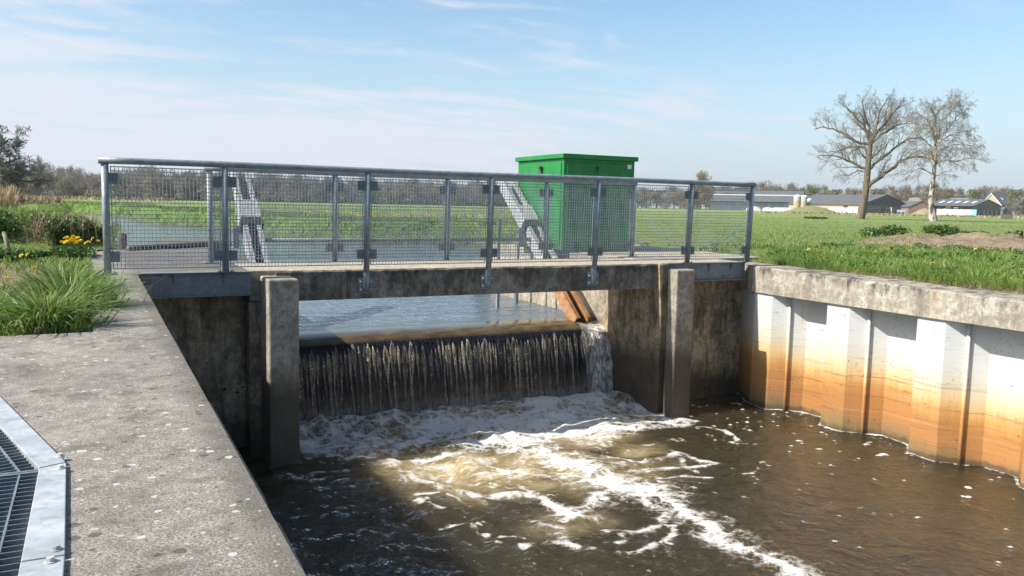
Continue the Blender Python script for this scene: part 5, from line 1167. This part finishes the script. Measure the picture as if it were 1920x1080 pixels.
def left_tree():
    p = far(-75, 44, ZG); loc = tuple(p); ml = MB()
    fr = frame_at(loc); par = dict(OAK); par.update(L1=1.25, rmin=0.008, limb_up=0.1, kids=[0, 7, 5, 4, 0])
    tr = [(0, -0.1, 0, 0.22), (0.1, 1.2, 0, 0.17), (0.2, 2.6, 0, 0.12), (0.2, 4.2, 0, 0.06), (0.3, 5.2, 0, 0.03)]
    limbs = [([(0.1, 1.0, 0), (1.2, 1.7, 0.2), (2.4, 2.2, 0), (3.5, 2.45, 0.3)], 0.08, 11), ([(0.2, 1.8, 0), (1.2, 2.9, -0.5), (2.0, 3.6, 0), (2.5, 4.0, 0)], 0.08, 12), ([(0.2, 2.6, 0), (0.9, 3.9, 0.4), (1.5, 4.7, 0), (2.1, 5.3, 0)], 0.07, 12),
             ([(0.1, 0.8, 0), (1.2, 1.0, 0.5), (2.2, 1.3, 1.0)], 0.07, 10), ([(0.2, 2.6, 0), (-1.2, 3.9, 0), (-2.1, 4.8, 0)], 0.07, 10), ([(0.1, 1.2, 0), (-1.4, 2.2, 0), (-2.6, 2.8, 0)], 0.08, 10), ([(0.2, 3.0, 0), (0.5, 4.4, 0.3), (1.0, 5.4, 0.2)], 0.06, 12), ([(0.2, 2.0, 0), (1.0, 2.5, 1.2), (1.7, 3.0, 2.0)], 0.06, 10),
             ([(0.1, 1.6, 0), (1.3, 2.2, 0.6), (2.0, 2.7, 0.9)], 0.06, 11)]
    tr = [(q[0], q[1]*0.62, q[2], q[3]) for q in tr]; limbs = [([(u[0], u[1]*0.62, u[2]) for u in l[0]], l[1], l[2]) for l in limbs]
    limb_tree(loc, fr, tr, limbs, par, (M['bark'], M['oaktwig']), 'bare_thicket_tree', 'bare twiggy tree reaching in at the left edge above the dry reeds')
left_tree()

# ------------------------------------------------------------------ distant woodland
def woodland():
    m = MB(); tr = MB()
    def crowns(px0, px1, dist, step, hmul, seed):
        r = np.random.default_rng(seed); px = px0
        while px < px1:
            d = dist+r.normal()*9; p = far(px, d, ZG); hor = 0.9+0.1; h = r.uniform(5.6, 8.6)*hmul*(0.86+0.3*vnoise(np.array([px*0.011]), np.array([0.0]), seed)[0]); w = r.uniform(1.9, 3.3)
            for k in range(4):
                c = p+np.array([r.normal()*w*0.35, r.normal()*w*0.35, h*r.uniform(0.40, 0.80)]); q = c+ball(130)*np.array([w*0.62, w*0.62, h*0.26]); q[:, 2] = np.clip(q[:, 2], 0.3, h)
                twigs(m, q, r.uniform(0.7, 1.3), 0.10, 1.1)
            q = p+ball(70)*np.array([w*0.5, w*0.5, h*0.10])+np.array([0, 0, h*0.84]); twigs(m, q, 0.9, 0.06, 1.4)
            q = p+ball(150)*np.array([w, w, h*0.25])+np.array([0, 0, h*0.25]); q[:, 2] = np.clip(q[:, 2], 0, h); twigs(m, q, 1.1, 0.22, 1.0)
            tr.tube([p, p+np.array([r.normal()*0.2, 0, h*0.75])], [0.13, 0.04], 4, False)
            px += step*r.uniform(0.6, 1.4)
    crowns(-60, 1010, 235, 10, 0.92, 101); crowns(-60, 1010, 258, 11, 1.06, 102); crowns(-60, 1010, 222, 15, 0.62, 103)
    m.build('woodland', M['twig']); o = bpy.data.objects['woodland']; kind(o, 'stuff')
    t = tr.build('woodland_trunks', M['bark']); kind(t, 'stuff')
    u = MB(); P = np.array([far(a, b, ZG) for a, b in zip(rng.uniform(-60, 1010, 9000), rng.uniform(212, 226, 9000))]); P[:, 2] += rng.uniform(0, 0.9, 9000); leaves(u, P, 0.55, 0.7, 0.5); kind(u.build('undergrowth', M['conifer']), 'stuff')
woodland()
def far_trees():
    protos = []
    for k, (mt, n, asp) in enumerate([('twig', 1500, 1.0), ('tan', 1500, 0.9), ('bud', 1700, 0.85), ('twig', 1400, 1.25), ('conifer', 900, 1.3), ('blossom', 800, 0.9)]):
        c = MB(); r = np.random.default_rng(200+k)
        lob = 16
        for j in range(lob):
            a = r.uniform(0, 6.28); rr = math.sqrt(r.random())*0.30; cc = np.array([math.cos(a)*rr*1.15, math.sin(a)*rr*1.15, 0.10+0.72*r.random()]); q = cc+ball(n//lob)*np.array([0.17, 0.17, 0.15*asp])*r.uniform(0.7, 1.2)
            if mt in ('bud', 'conifer', 'blossom'): leaves(c, q, 0.055*r.uniform(0.7, 1.2), 0.7, 0.3)
            else: twigs(c, q, 0.11, 0.012, 1.0)
        t = MB(); t.tube([(0, 0, 0), (0.01, 0, 0.3), (0, 0.01, 0.75)], [0.022, 0.016, 0.004], 5, False)
        for j in range(9):
            a = r.uniform(0, 6.28); z0 = r.uniform(0.2, 0.5); t.tube([(0, 0, z0), (math.cos(a)*0.14, math.sin(a)*0.14, z0+0.16), (math.cos(a)*0.26, math.sin(a)*0.26, z0+0.30)], [0.009, 0.006, 0.002], 4, False)
        cm = c.build('crown', M[mt]); tm = t.build('trunk', M['bark']); protos.append((cm.data, tm.data)); bpy.data.objects.remove(cm); bpy.data.objects.remove(tm)
    names = ['grey brown bare tree', 'tan brown budding tree', 'pale green budding tree', 'grey brown slender bare tree', 'dark evergreen tree', 'pale blossoming tree']
    def put(px, top, w, k, dist, where):
        hor = 383+(px-1000)*0.02; depth = dist*math.cos(math.atan((px-960)/F_PX)); h = (hor-top)*depth/F_PX+H_EYE-ZG; ww = w*depth/F_PX/0.86
        t = bpy.data.objects.new('distant_tree', None); COL.objects.link(t); t.location = far(px, dist, ZG); t.rotation_euler = (0, 0, rng.uniform(0, 6.28)); t.scale = (ww, ww, h)
        tag(t, names[k]+' '+where, 'tree', 'trees beyond the farm'); ROOT_LOC[t.name] = (0, 0, 0)
        for nm, me in zip(('crown', 'trunk'), protos[k]):
            o = bpy.data.objects.new(nm, me); COL.objects.link(o); o.parent = t
    put(1313, 312, 66, 1, 300, 'standing alone above the railing right of the green cabinet')
    px = 1150.0; r = np.random.default_rng(9)
    while px < 2000:
        top = 340+(px-1150)*0.007+r.normal()*3.0+4*math.sin(px*0.021)
        where = 'on the horizon seen through the railing mesh' if px < 1400 else ('on the horizon behind the long grey barn roofs' if px < 1690 else ('on the horizon behind the small farm sheds' if px < 1850 else 'on the horizon by the gabled house'))
        put(px, top+(6 if px < 1400 else 0), r.uniform(34, 54), [0, 1, 1, 3, 2, 1, 0, 1, 2][int(r.integers(0, 9))], 430+r.normal()*25, where); px += r.uniform(11, 19)
    put(1463, 345, 10, 4, 420, 'poking up above the barn with the white roof band')
    put(1543, 347, 30, 2, 400, 'directly above the left half of the barn ridge'); put(1655, 344, 34, 2, 400, 'directly behind the trunk of the tall bare tree')
    put(1770, 352, 30, 2, 400, 'just right of the birch trunk'); put(1832, 348, 36, 2, 400, 'left of the gabled house, behind the sheds'); put(1876, 343, 46, 1, 410, 'tallest of the trees above the gabled house'); put(1852, 354, 34, 2, 395, 'low against the left gable of the house')
    put(1908, 366, 26, 5, 380, 'at the right edge beside the house'); put(1896, 374, 30, 0, 372, 'low and dark, hugging the right wall of the house'); put(1919, 381, 20, 4, 340, 'low at the far right edge of the picture')
far_trees()

# ------------------------------------------------------------------ the farm
W_ = {}
W_['slate'] = flat('dark_fibre_cement_roof', (0.085, 0.09, 0.095), (0.125, 0.13, 0.135), 0.8, 0.6)
W_['grey'] = flat('grey_fibre_cement_roof', (0.085, 0.088, 0.092), (0.12, 0.123, 0.126), 0.85, 0.6)
W_['greywarm'] = flat('weathered_grey_roof', (0.19, 0.18, 0.165), (0.25, 0.24, 0.22), 0.85, 0.6)
W_['black'] = flat('near_black', (0.045, 0.05, 0.055), (0.07, 0.075, 0.08), 0.7, 0.5)
W_['cream'] = flat('cream_brick', (0.40, 0.33, 0.23), (0.50, 0.42, 0.31), 0.9, 1.2)
W_['redbrick'] = flat('red_brown_brick', (0.27, 0.15, 0.125), (0.34, 0.195, 0.16), 0.9, 1.2)
W_['darkbrick'] = flat('dark_brick', (0.15, 0.135, 0.12), (0.20, 0.18, 0.16), 0.9, 1.2)
W_['tan'] = flat('tan_brick', (0.40, 0.32, 0.22), (0.47, 0.39, 0.28), 0.9, 1.2)
W_['blue'] = flat('dark_blue_boarding', (0.07, 0.095, 0.12), (0.10, 0.13, 0.16), 0.8, 1.0)
W_['skyblue'] = flat('light_blue_door', (0.22, 0.42, 0.62), (0.28, 0.48, 0.68), 0.6)
W_['offwhite'] = flat('white_sheet', (0.72, 0.73, 0.73), (0.82, 0.82, 0.80), 0.6, 0.8)
W_['block'] = flat('concrete_blockwork', (0.44, 0.44, 0.43), (0.52, 0.52, 0.50), 0.9, 1.0)
W_['glass'] = flat('roof_light', (0.70, 0.75, 0.78), (0.82, 0.86, 0.88), 0.3)
W_['pane'] = flat('window_glass', (0.05, 0.06, 0.07), (0.09, 0.10, 0.11), 0.15)
W_['orange'] = flat('orange_machine_paint', (0.60, 0.25, 0.04), (0.70, 0.33, 0.06), 0.5)
W_['silo'] = flat('silo_tan', (0.42, 0.33, 0.19), (0.50, 0.41, 0.26), 0.7)
W_['silotop'] = flat('silo_grey', (0.42, 0.42, 0.41), (0.55, 0.55, 0.54), 0.6)
W_['tyre'] = flat('tyre_rubber', (0.02, 0.02, 0.02), (0.04, 0.04, 0.04), 0.8)
def pxm(v, dist, px): return v*dist*math.cos(math.atan((px-960)/F_PX))/F_PX
def barn(name, label, px, dist, ang, L, Wd, he, hr, wall, gable, roof, mirror=False, overhang=0.5, open_front=False):
    C = far(px, dist, ZG); f = C.copy(); f[2] = 0; f /= np.linalg.norm(f); r = np.array([f[1], -f[0], 0.0]); a = R(ang); s = -1 if mirror else 1
    e1 = -s*math.cos(a)*r+math.sin(a)*f; e2 = s*math.sin(a)*r+math.cos(a)*f; up = np.array([0, 0, 1.0])
    t = thing(name, label, 'barn' if 'house' not in name else 'house', tuple(C+(e1*L+e2*Wd)/2))
    K = lambda u, v, z: C+e1*u+e2*v+up*z
    m = MB(); i = 0.02
    if open_front:
        m.add([K(0.3, 3.5, -0.3), K(L-0.3, 3.5, -0.3), K(L-0.3, 3.5, he+0.8), K(0.3, 3.5, he+0.8)], [(0, 1, 2, 3)])
        for u in np.linspace(0.2, L-0.2, 5): k = MB(); k.obox(K(u, 0.15, he/2), e1*0.12, e2*0.12, up*he/2); k.build('support_post', wall, t)
    else:
        m.add([K(0, 0, -0.3), K(L, 0, -0.3), K(L, Wd, -0.3), K(0, Wd, -0.3), K(0, 0, he), K(L, 0, he), K(L, Wd, he), K(0, Wd, he)], [(0, 1, 5, 4), (1, 2, 6, 5), (2, 3, 7, 6), (3, 0, 4, 7)])
    m.build('wall', wall, t)
    for u in (-0.03, L+0.03):
        g = MB(); g.add([K(u, 0, -0.3), K(u, Wd, -0.3), K(u, Wd, he), K(u, Wd/2, hr-0.06), K(u, 0, he)], [(0, 1, 2, 3, 4)]); g.build('gable', gable, t)
    rf = MB(); sl = (hr-he)/(Wd/2); o = overhang; th = 0.18
    for v0, v1 in ((-o, Wd/2), (Wd+o, Wd/2)):
        z0, z1 = he-sl*o, hr
        rf.add([K(-o, v0, z0), K(L+o, v0, z0), K(L+o, v1, z1), K(-o, v1, z1), K(-o, v0, z0+th), K(L+o, v0, z0+th), K(L+o, v1, z1+th), K(-o, v1, z1+th)], [(0, 1, 2, 3), (4, 5, 6, 7), (0, 1, 5, 4), (0, 3, 7, 4), (1, 2, 6, 5)])
    ro = rf.build('roof', roof, t)
    return t, ro, K, e1, e2, sl
# long barn with white roof band, at the left
t, ro, K, e1, e2, sl = barn('long_barn', 'long dark blue barn with a white band along its grey roof, beside the silos', 1500, 370, 6, 38, 19, 4.0, 8.4, W_['blue'], W_['black'], W_['grey'])
v = 5.4; z = 4.0+sl*v
m = MB(); m.obox(K(19, v, z+0.30), e1*19.3, e2*0.12, np.array([0, 0, 0.42])); m.build('roof_band', W_['offwhite'], t)
m = MB(); m.add([K(-0.6, v-0.3, z+0.70), K(38.6, v-0.3, z+0.70), K(38.6, 9.5, 9.0), K(-0.6, 9.5, 9.0), K(-0.6, 13.4, z+0.70), K(38.6, 13.4, z+0.70)], [(0, 1, 2, 3), (3, 2, 5, 4)]); m.build('upper_roof', W_['slate'], t)
m = MB(); m.obox(K(19, 9.5, 9.1), e1*19.5, e2*0.5, np.array([0, 0, 0.22])); m.build('ridge_vent', W_['black'], t)
for u in np.arange(3, 37, 6.5):
    m = MB(); m.obox(K(u, -0.06, 2.8), e1*2.6, e2*0.05, np.array([0, 0, 0.7])); m.build('vent_opening', W_['black'], t)
# silos
for i, (px, r, h, lab) in enumerate([(1494, 1.35, 6.7, 'widest tan silo with a pale domed top, leftmost of the three by the barns'), (1507, 1.15, 6.7, 'middle grey silo with domed top between the two barns'), (1517, 0.95, 5.4, 'smallest silo, lowest and rightmost of the three by the barns')]):
    p = far(px, 345+6*i, ZG); t = thing('feed_silo', lab, 'silo', tuple(p), 'feed silos')
    b = MB(); b.tube([p, p+(0, 0, h*0.62)], r, 20, False); b.build('lower_shell', W_['silo'], t, smooth=True)
    b = MB(); b.tube([p+(0, 0, h*0.62), p+(0, 0, h*0.86)], r*1.003, 20, False); b.build('upper_shell', W_['silotop'], t, smooth=True)
    b = MB(); th = np.linspace(0, math.pi/2, 7); b.tube([p+(0, 0, h*0.86+h*0.14*math.sin(q)) for q in th], [r*1.02*max(math.cos(q), 0.05) for q in th], 20, True); b.build('dome', W_['offwhite'], t, smooth=True)
# grey roofed barn behind the tall tree
t, ro, K, e1, e2, sl = barn('grey_barn', 'wide grey roofed barn with cream side wall and gable coloured dark for shade, behind the tall tree', 1614, 335, 40, 36, 27, 3.1, 7.0, W_['cream'], W_['black'], W_['grey'])  # near-black gable: the shade on this side is put into its colour
m = MB(); m.obox(K(-0.09, 13.5, 1.3), e2*13.4, e1*0.05, np.array([0, 0, 1.55])); m.build('brick_base', W_['darkbrick'], t)
m = MB(); m.obox(K(-0.16, 12.0, 1.1), e2*0.8, e1*0.05, np.array([0, 0, 1.3])); m.build('door', W_['black'], t)
for u in (6, 15, 24):
    m = MB(); m.obox(K(u, 13.5, 7.5), e1*0.5, e2*0.5, np.array([0, 0, 0.55])); m.build('roof_vent', W_['black'], ro)
m = MB(); m.obox(K(15, -0.08, 1.9), e1*13, e2*0.04, np.array([0, 0, 0.35])); m.build('window_band', W_['tan'], t)
t, ro, K, e1, e2, sl = barn('red_brick_barn', 'small red brown brick barn with low dark roof, between two larger barns', 1703, 345, 66, 20, 9.6, 2.6, 4.8, W_['redbrick'], W_['redbrick'], W_['slate'], overhang=0.3)
t, ro, K, e1, e2, sl = barn('far_barn', 'long barn with weathered grey brown roof behind the shed with roof lights', 1832, 420, 8, 29, 16, 3.4, 7.4, W_['darkbrick'], W_['darkbrick'], W_['greywarm'])
t, ro, K, e1, e2, sl = barn('open_shed', 'open fronted dark shed with five roof lights in its black roof', 1824, 318, 26, 15.2, 19.5, 3.2, 5.4, W_['black'], W_['darkbrick'], W_['slate'], open_front=True)
for k in range(5):
    m = MB(); u = 2.0+k*2.8; v0, v1 = 3.6, 6.6; zz = lambda v: 3.2+sl*v+0.24
    m.add([K(u-0.5, v0, zz(v0)), K(u+0.5, v0, zz(v0)), K(u+0.5, v1, zz(v1)), K(u-0.5, v1, zz(v1)), K(u-0.5, v0, zz(v0)-0.1), K(u+0.5, v0, zz(v0)-0.1), K(u+0.5, v1, zz(v1)-0.1), K(u-0.5, v1, zz(v1)-0.1)], [(0, 1, 2, 3), (0, 1, 5, 4), (2, 3, 7, 6), (0, 3, 7, 4), (1, 2, 6, 5)]); m.build('roof_light', W_['glass'], ro)
t, ro, K, e1, e2, sl = barn('farm_house', 'small gabled farmhouse with tan gable, white bargeboards and dark roof', 1877, 385, 62, 8.4, 8.2, 4.4, 8.7, W_['tan'], W_['tan'], W_['slate'], mirror=True, overhang=0.3)
# for the mirrored house the long side (e1) runs to the right and away, the gable (e2) to the left
for sgn in (0, 1):
    b = MB(); v0, v1 = ((-0.4, 4.1) if sgn == 0 else (8.6, 4.1)); p, q = K(-0.36, v0, 4.4-sl*0.4), K(-0.36, v1, 8.75); c = (p+q)/2; b.obox(c, (q-p)/2, e1*0.06, np.array([0, 0, 0.17])); b.build('bargeboard', W_['offwhite'], t)
for v in (2.4, 4.0, 5.8):
    b = MB(); b.obox(K(-0.08, v, 3.5), e2*0.55, e1*0.05, np.array([0, 0, 0.8])); w = b.build('window', W_['offwhite'], t)
    b = MB(); b.obox(K(-0.145, v, 3.5), e2*0.40, e1*0.012, np.array([0, 0, 0.62])); b.build('pane', W_['pane'], w)
b = MB(); b.obox(K(4.0, 2.0, 4.4+sl*2+0.25), e1*0.4, (e2+np.array([0, 0, sl]))*0.45, np.array([0, 0, 0.05])); b.build('roof_light', W_['glass'], ro)
b = MB(); b.obox(K(4.2, -0.04, 2.0), e1*4.15, e2*0.03, np.array([0, 0, 2.2])); b.build('side_wall_shade', W_['darkbrick'], t)  # dark sheet over the tan wall, painting the shade of this side
t, ro, K, e1, e2, sl = barn('lean_to', 'low dark roofed outbuilding attached in front of the farmhouse', 1881, 352, 20, 6.0, 4.0, 2.1, 3.0, W_['darkbrick'], W_['black'], W_['slate'], overhang=0.2)
# block wall in front of the shed, with its blue door
p0, p1 = far(1757, 300, ZG), far(1822, 292, ZG); d = p1-p0
t = thing('yard_wall', 'pale concrete block wall with a blue door standing before the open shed', 'wall', tuple((p0+p1)/2))
m = MB(); m.obox((p0+p1)/2+(0, 0, 0.9), d/2, np.array([d[1], -d[0], 0])/np.linalg.norm(d)*0.12, (0, 0, 1.0)); m.build('wall', W_['block'], t)
m = MB(); q = p0+d*0.24; m.obox(q+(0, 0, 0.95), d/np.linalg.norm(d)*0.35, np.array([d[1], -d[0], 0])/np.linalg.norm(d)*0.18, (0, 0, 1.05)); m.build('pillar', W_['offwhite'], t)
m = MB(); q = p0+d*1.07; m.obox(q+(0, 0, 0.9), d/np.linalg.norm(d)*0.95, np.array([d[1], -d[0], 0])/np.linalg.norm(d)*0.10, (0, 0, 0.98)); m.build('door', W_['skyblue'], t)
# small yard things
def heap(name, label, cat, px, dist, rx, ry, h, mt, seed, flatn=2.0):
    p = far(px, dist, ZG); fr = frame_at(p); u = np.linspace(0, 1, 14); th = np.linspace(0, 2*math.pi, 33)
    U, T = np.meshgrid(u, th, indexing='ij'); n = 0.75+0.5*fbm(np.cos(T)*2+5, np.sin(T)*2+U*3+5, 3, seed)
    Q = p+fr[0]*(U*np.cos(T)*rx*n)[..., None]+fr[1]*(U*np.sin(T)*ry*n)[..., None]; Q[..., 2] = ZG-0.05+h*(1-U**flatn)*(0.8+0.4*fbm(U*5, T*2, 3, seed+1))
    m = MB(); m.grid(Q); o = m.build(name, mt, smooth=True, off=p); o.location = p; return tag(o, label, cat)
heap('earth_heap', 'grassy earth heap at the left of the white silage wall', 'heap', 1522, 290, 8.0, 5.0, 2.0, flat('weedy_earth', (0.20, 0.17, 0.085), (0.17, 0.22, 0.06), 0.95, 0.5), 301)
heap('silage_heap', 'white sheeted silage heap nearest the railing end', 'silage heap', 1413, 300, 3.2, 4.0, 1.5, W_['block'], 302, 3)
heap('silage_heap', 'small white sheeted silage heap in front of the dark blue barn', 'silage heap', 1439, 300, 2.2, 3.0, 1.35, W_['block'], 303, 3)
heap('silage_heap', 'long low pale silage heap left of the earth heap', 'silage heap', 1470, 296, 6.4, 3.0, 1.3, W_['block'], 304, 4)
heap('sand_heap', 'grey brown sand heap beside the foot of the birch', 'heap', 1733, 290, 3.6, 3.0, 1.9, M['soil'], 305, 1.6)
p0, p1 = far(1549, 296, ZG), far(1609, 284, ZG); d = p1-p0; n_ = np.array([d[1], -d[0], 0])/np.linalg.norm(d)
m = MB(); m.add([p0+n_*0.2+(0, 0, -0.1), p1+n_*0.2+(0, 0, -0.1), p1+n_*0.2+(0, 0, 1.75), p0+d*0.1+n_*0.2+(0, 0, 1.6), p0-n_*0.2+(0, 0, -0.1), p1-n_*0.2+(0, 0, -0.1), p1-n_*0.2+(0, 0, 1.75), p0+d*0.1-n_*0.2+(0, 0, 1.6)], [(0, 1, 2, 3), (7, 6, 5, 4), (3, 2, 6, 7), (0, 3, 7, 4), (1, 5, 6, 2)])
tag(m.build('silage_wall', W_['offwhite']), 'long white silage wall left of the tall bare tree', 'wall')
def tyre(px, dist, r, label):
    p = far(px, dist, ZG); fr = frame_at(p); th = np.linspace(0, 2*math.pi, 25); c = p+(0, 0, r); P = [c+fr[0]*math.cos(a)*r*0.74+np.array([0, 0, 1])*math.sin(a)*r*0.74 for a in th]
    m = MB(); m.tube(P, r*0.26, 8, False); tag(m.build('tyre', W_['tyre'], smooth=True), label, 'tyre', 'old tyres')
for px, lab in [(1579, 'old tyre lying against the left part of the white silage wall'), (1587, 'middle old tyre of the three at the foot of the white silage wall'), (1600, 'old tyre at the right end of the white silage wall')]: tyre(px, 281, 0.33, lab)
tyre(1667, 270, 0.85, 'large tractor tyre propped upright before the dark barn gable')
tyre(1680, 272, 0.75, 'large dark tyre right of the leaning post before the dark gable')
p = far(1673, 268, ZG); fr = frame_at(p); m = MB(); m.tube([p, p+fr[0]*-0.3+(0, 0, 2.0)], [0.22, 0.16], 8); tag(m.build('leaning_post', flat('pale_timber', (0.42, 0.35, 0.26), (0.52, 0.45, 0.35), 0.9, 3), smooth=True), 'stout pale leaning post between the big tyres', 'post')
p = far(1690, 268, ZG); fr = frame_at(p); t = thing('trailer', 'small grey blue trailer parked before the dark barn gable', 'trailer', tuple(p)); m = MB(); m.obox(p+(0, 0, 0.85), fr[0]*1.1, fr[1]*0.8, (0, 0, 0.45)); m.build('body', flat('trailer_paint', (0.28, 0.36, 0.42), (0.34, 0.42, 0.48), 0.6), t, bevel=0.05)
for s in (-0.55, 0.55): m = MB(); m.tube([p+fr[0]*s-fr[1]*0.86+(0, 0, 0.35), p+fr[0]*s-fr[1]*0.6+(0, 0, 0.35)], 0.35, 14); m.build('wheel', W_['tyre'], t)
def loader(px, dist, sc, label, c1):
    p = far(px, dist, ZG); fr = frame_at(p); t = thing('tractor', label, 'tractor', tuple(p)); A = lambda x, y, z: p+fr[0]*x*sc+fr[1]*y*sc+np.array([0, 0, z*sc])
    m = MB(); m.obox(A(0.6, 0, 1.15), fr[0]*0.9*sc, fr[1]*0.4*sc, (0, 0, 0.35*sc)); m.build('bonnet', c1, t, bevel=0.05)
    m = MB(); m.obox(A(-0.7, 0, 1.75), fr[0]*0.6*sc, fr[1]*0.6*sc, (0, 0, 0.7*sc)); m.build('cab', W_['pane'], t, bevel=0.05); m = MB(); m.obox(A(-0.7, 0, 2.52), fr[0]*0.7*sc, fr[1]*0.7*sc, (0, 0, 0.07*sc)); m.build('cab_roof', c1, t)
    for x, r in ((-0.8, 0.8), (1.1, 0.5)):
        for y in (-0.75, 0.75): m = MB(); m.tube([A(x, y-0.18, r), A(x, y+0.18, r)], r*sc, 16); m.build('wheel', W_['tyre'], t)
loader(1782, 306, 1.05, 'orange tractor standing under the open shed roof, at its left', W_['orange'])
loader(1797, 306, 0.95, 'pale tractor standing under the open shed roof, right of the orange one', W_['offwhite'])
loader(1590, 300, 1.15, 'orange tractor behind the white silage wall', W_['orange'])
p = at(1607, 409, 2, ZG); m = MB(); m.box(p[0]-0.05, p[0]+0.05, p[1]-0.05, p[1]+0.05, ZG-0.1, 1.02); m.box(p[0]-0.055, p[0]+0.055, p[1]-0.055, p[1]+0.055, 1.02, 1.05); tag(m.build('marker_post', W_['offwhite']), 'square white marker post in the grass left of the tall tree trunk', 'post')
def clipped_hedge():
    p = at(1888, 411, 2, ZG); fr = frame_at(p); t = thing('clipped_hedge', 'small clipped brown hedge block at the right edge of the meadow', 'hedge', tuple(p)); m = MB(); n = 1600
    q = np.column_stack([rng.uniform(-0.75, 0.75, n), rng.uniform(-0.35, 0.35, n), rng.uniform(0.0, 0.68, n)]); leaves(m, p+fr[0]*q[:, :1]+fr[1]*q[:, 1:2]+np.array([0, 0, 1])*q[:, 2:], 0.07, 0.7, 0.2); m.build('foliage', M['tan'], t)
    m = MB(); m.obox(p+(0, 0, 0.32), fr[0]*0.70, fr[1]*0.30, (0, 0, 0.32)); m.build('stems', M['bark'], t)
clipped_hedge()
fp = None
for k, px in enumerate([1846, 1853, 1861, 1869, 1878]):
    if fp is None:
        m = MB(); m.tube([(0, 0, -0.1), (0, 0, 1.35)], [0.08, 0.07], 6); m.tube([(0, 0, 1.35), (0, 0, 1.40)], [0.07, 0.03], 6); fp = m.build('fence_post', M['bark']); o = fp
    else: o = fp.copy(); COL.objects.link(o)
    o.location = far(px, 205, ZG); tag(o, 'thin wooden fence post in the row before the farmhouse', 'fence post', 'fence posts before the farmhouse')

# ------------------------------------------------------------------ air
def air():
    m = MB(); m.box(-700, 900, -60, 900, -4.2, 40)
    o = m.build('haze', material('thin_haze', lambda g: {}))
    t = o.data.materials[0].node_tree; t.nodes.clear(); g = G(t); out = t.nodes.new('ShaderNodeOutputMaterial')
    v = g.n('ShaderNodeVolumePrincipled', {'Color': (0.93, 0.95, 1.0), 'Density': 0.00030, 'Anisotropy': 0.2}); t.links.new(v.outputs[0], out.inputs['Volume'])
    kind(o, 'stuff')
air()
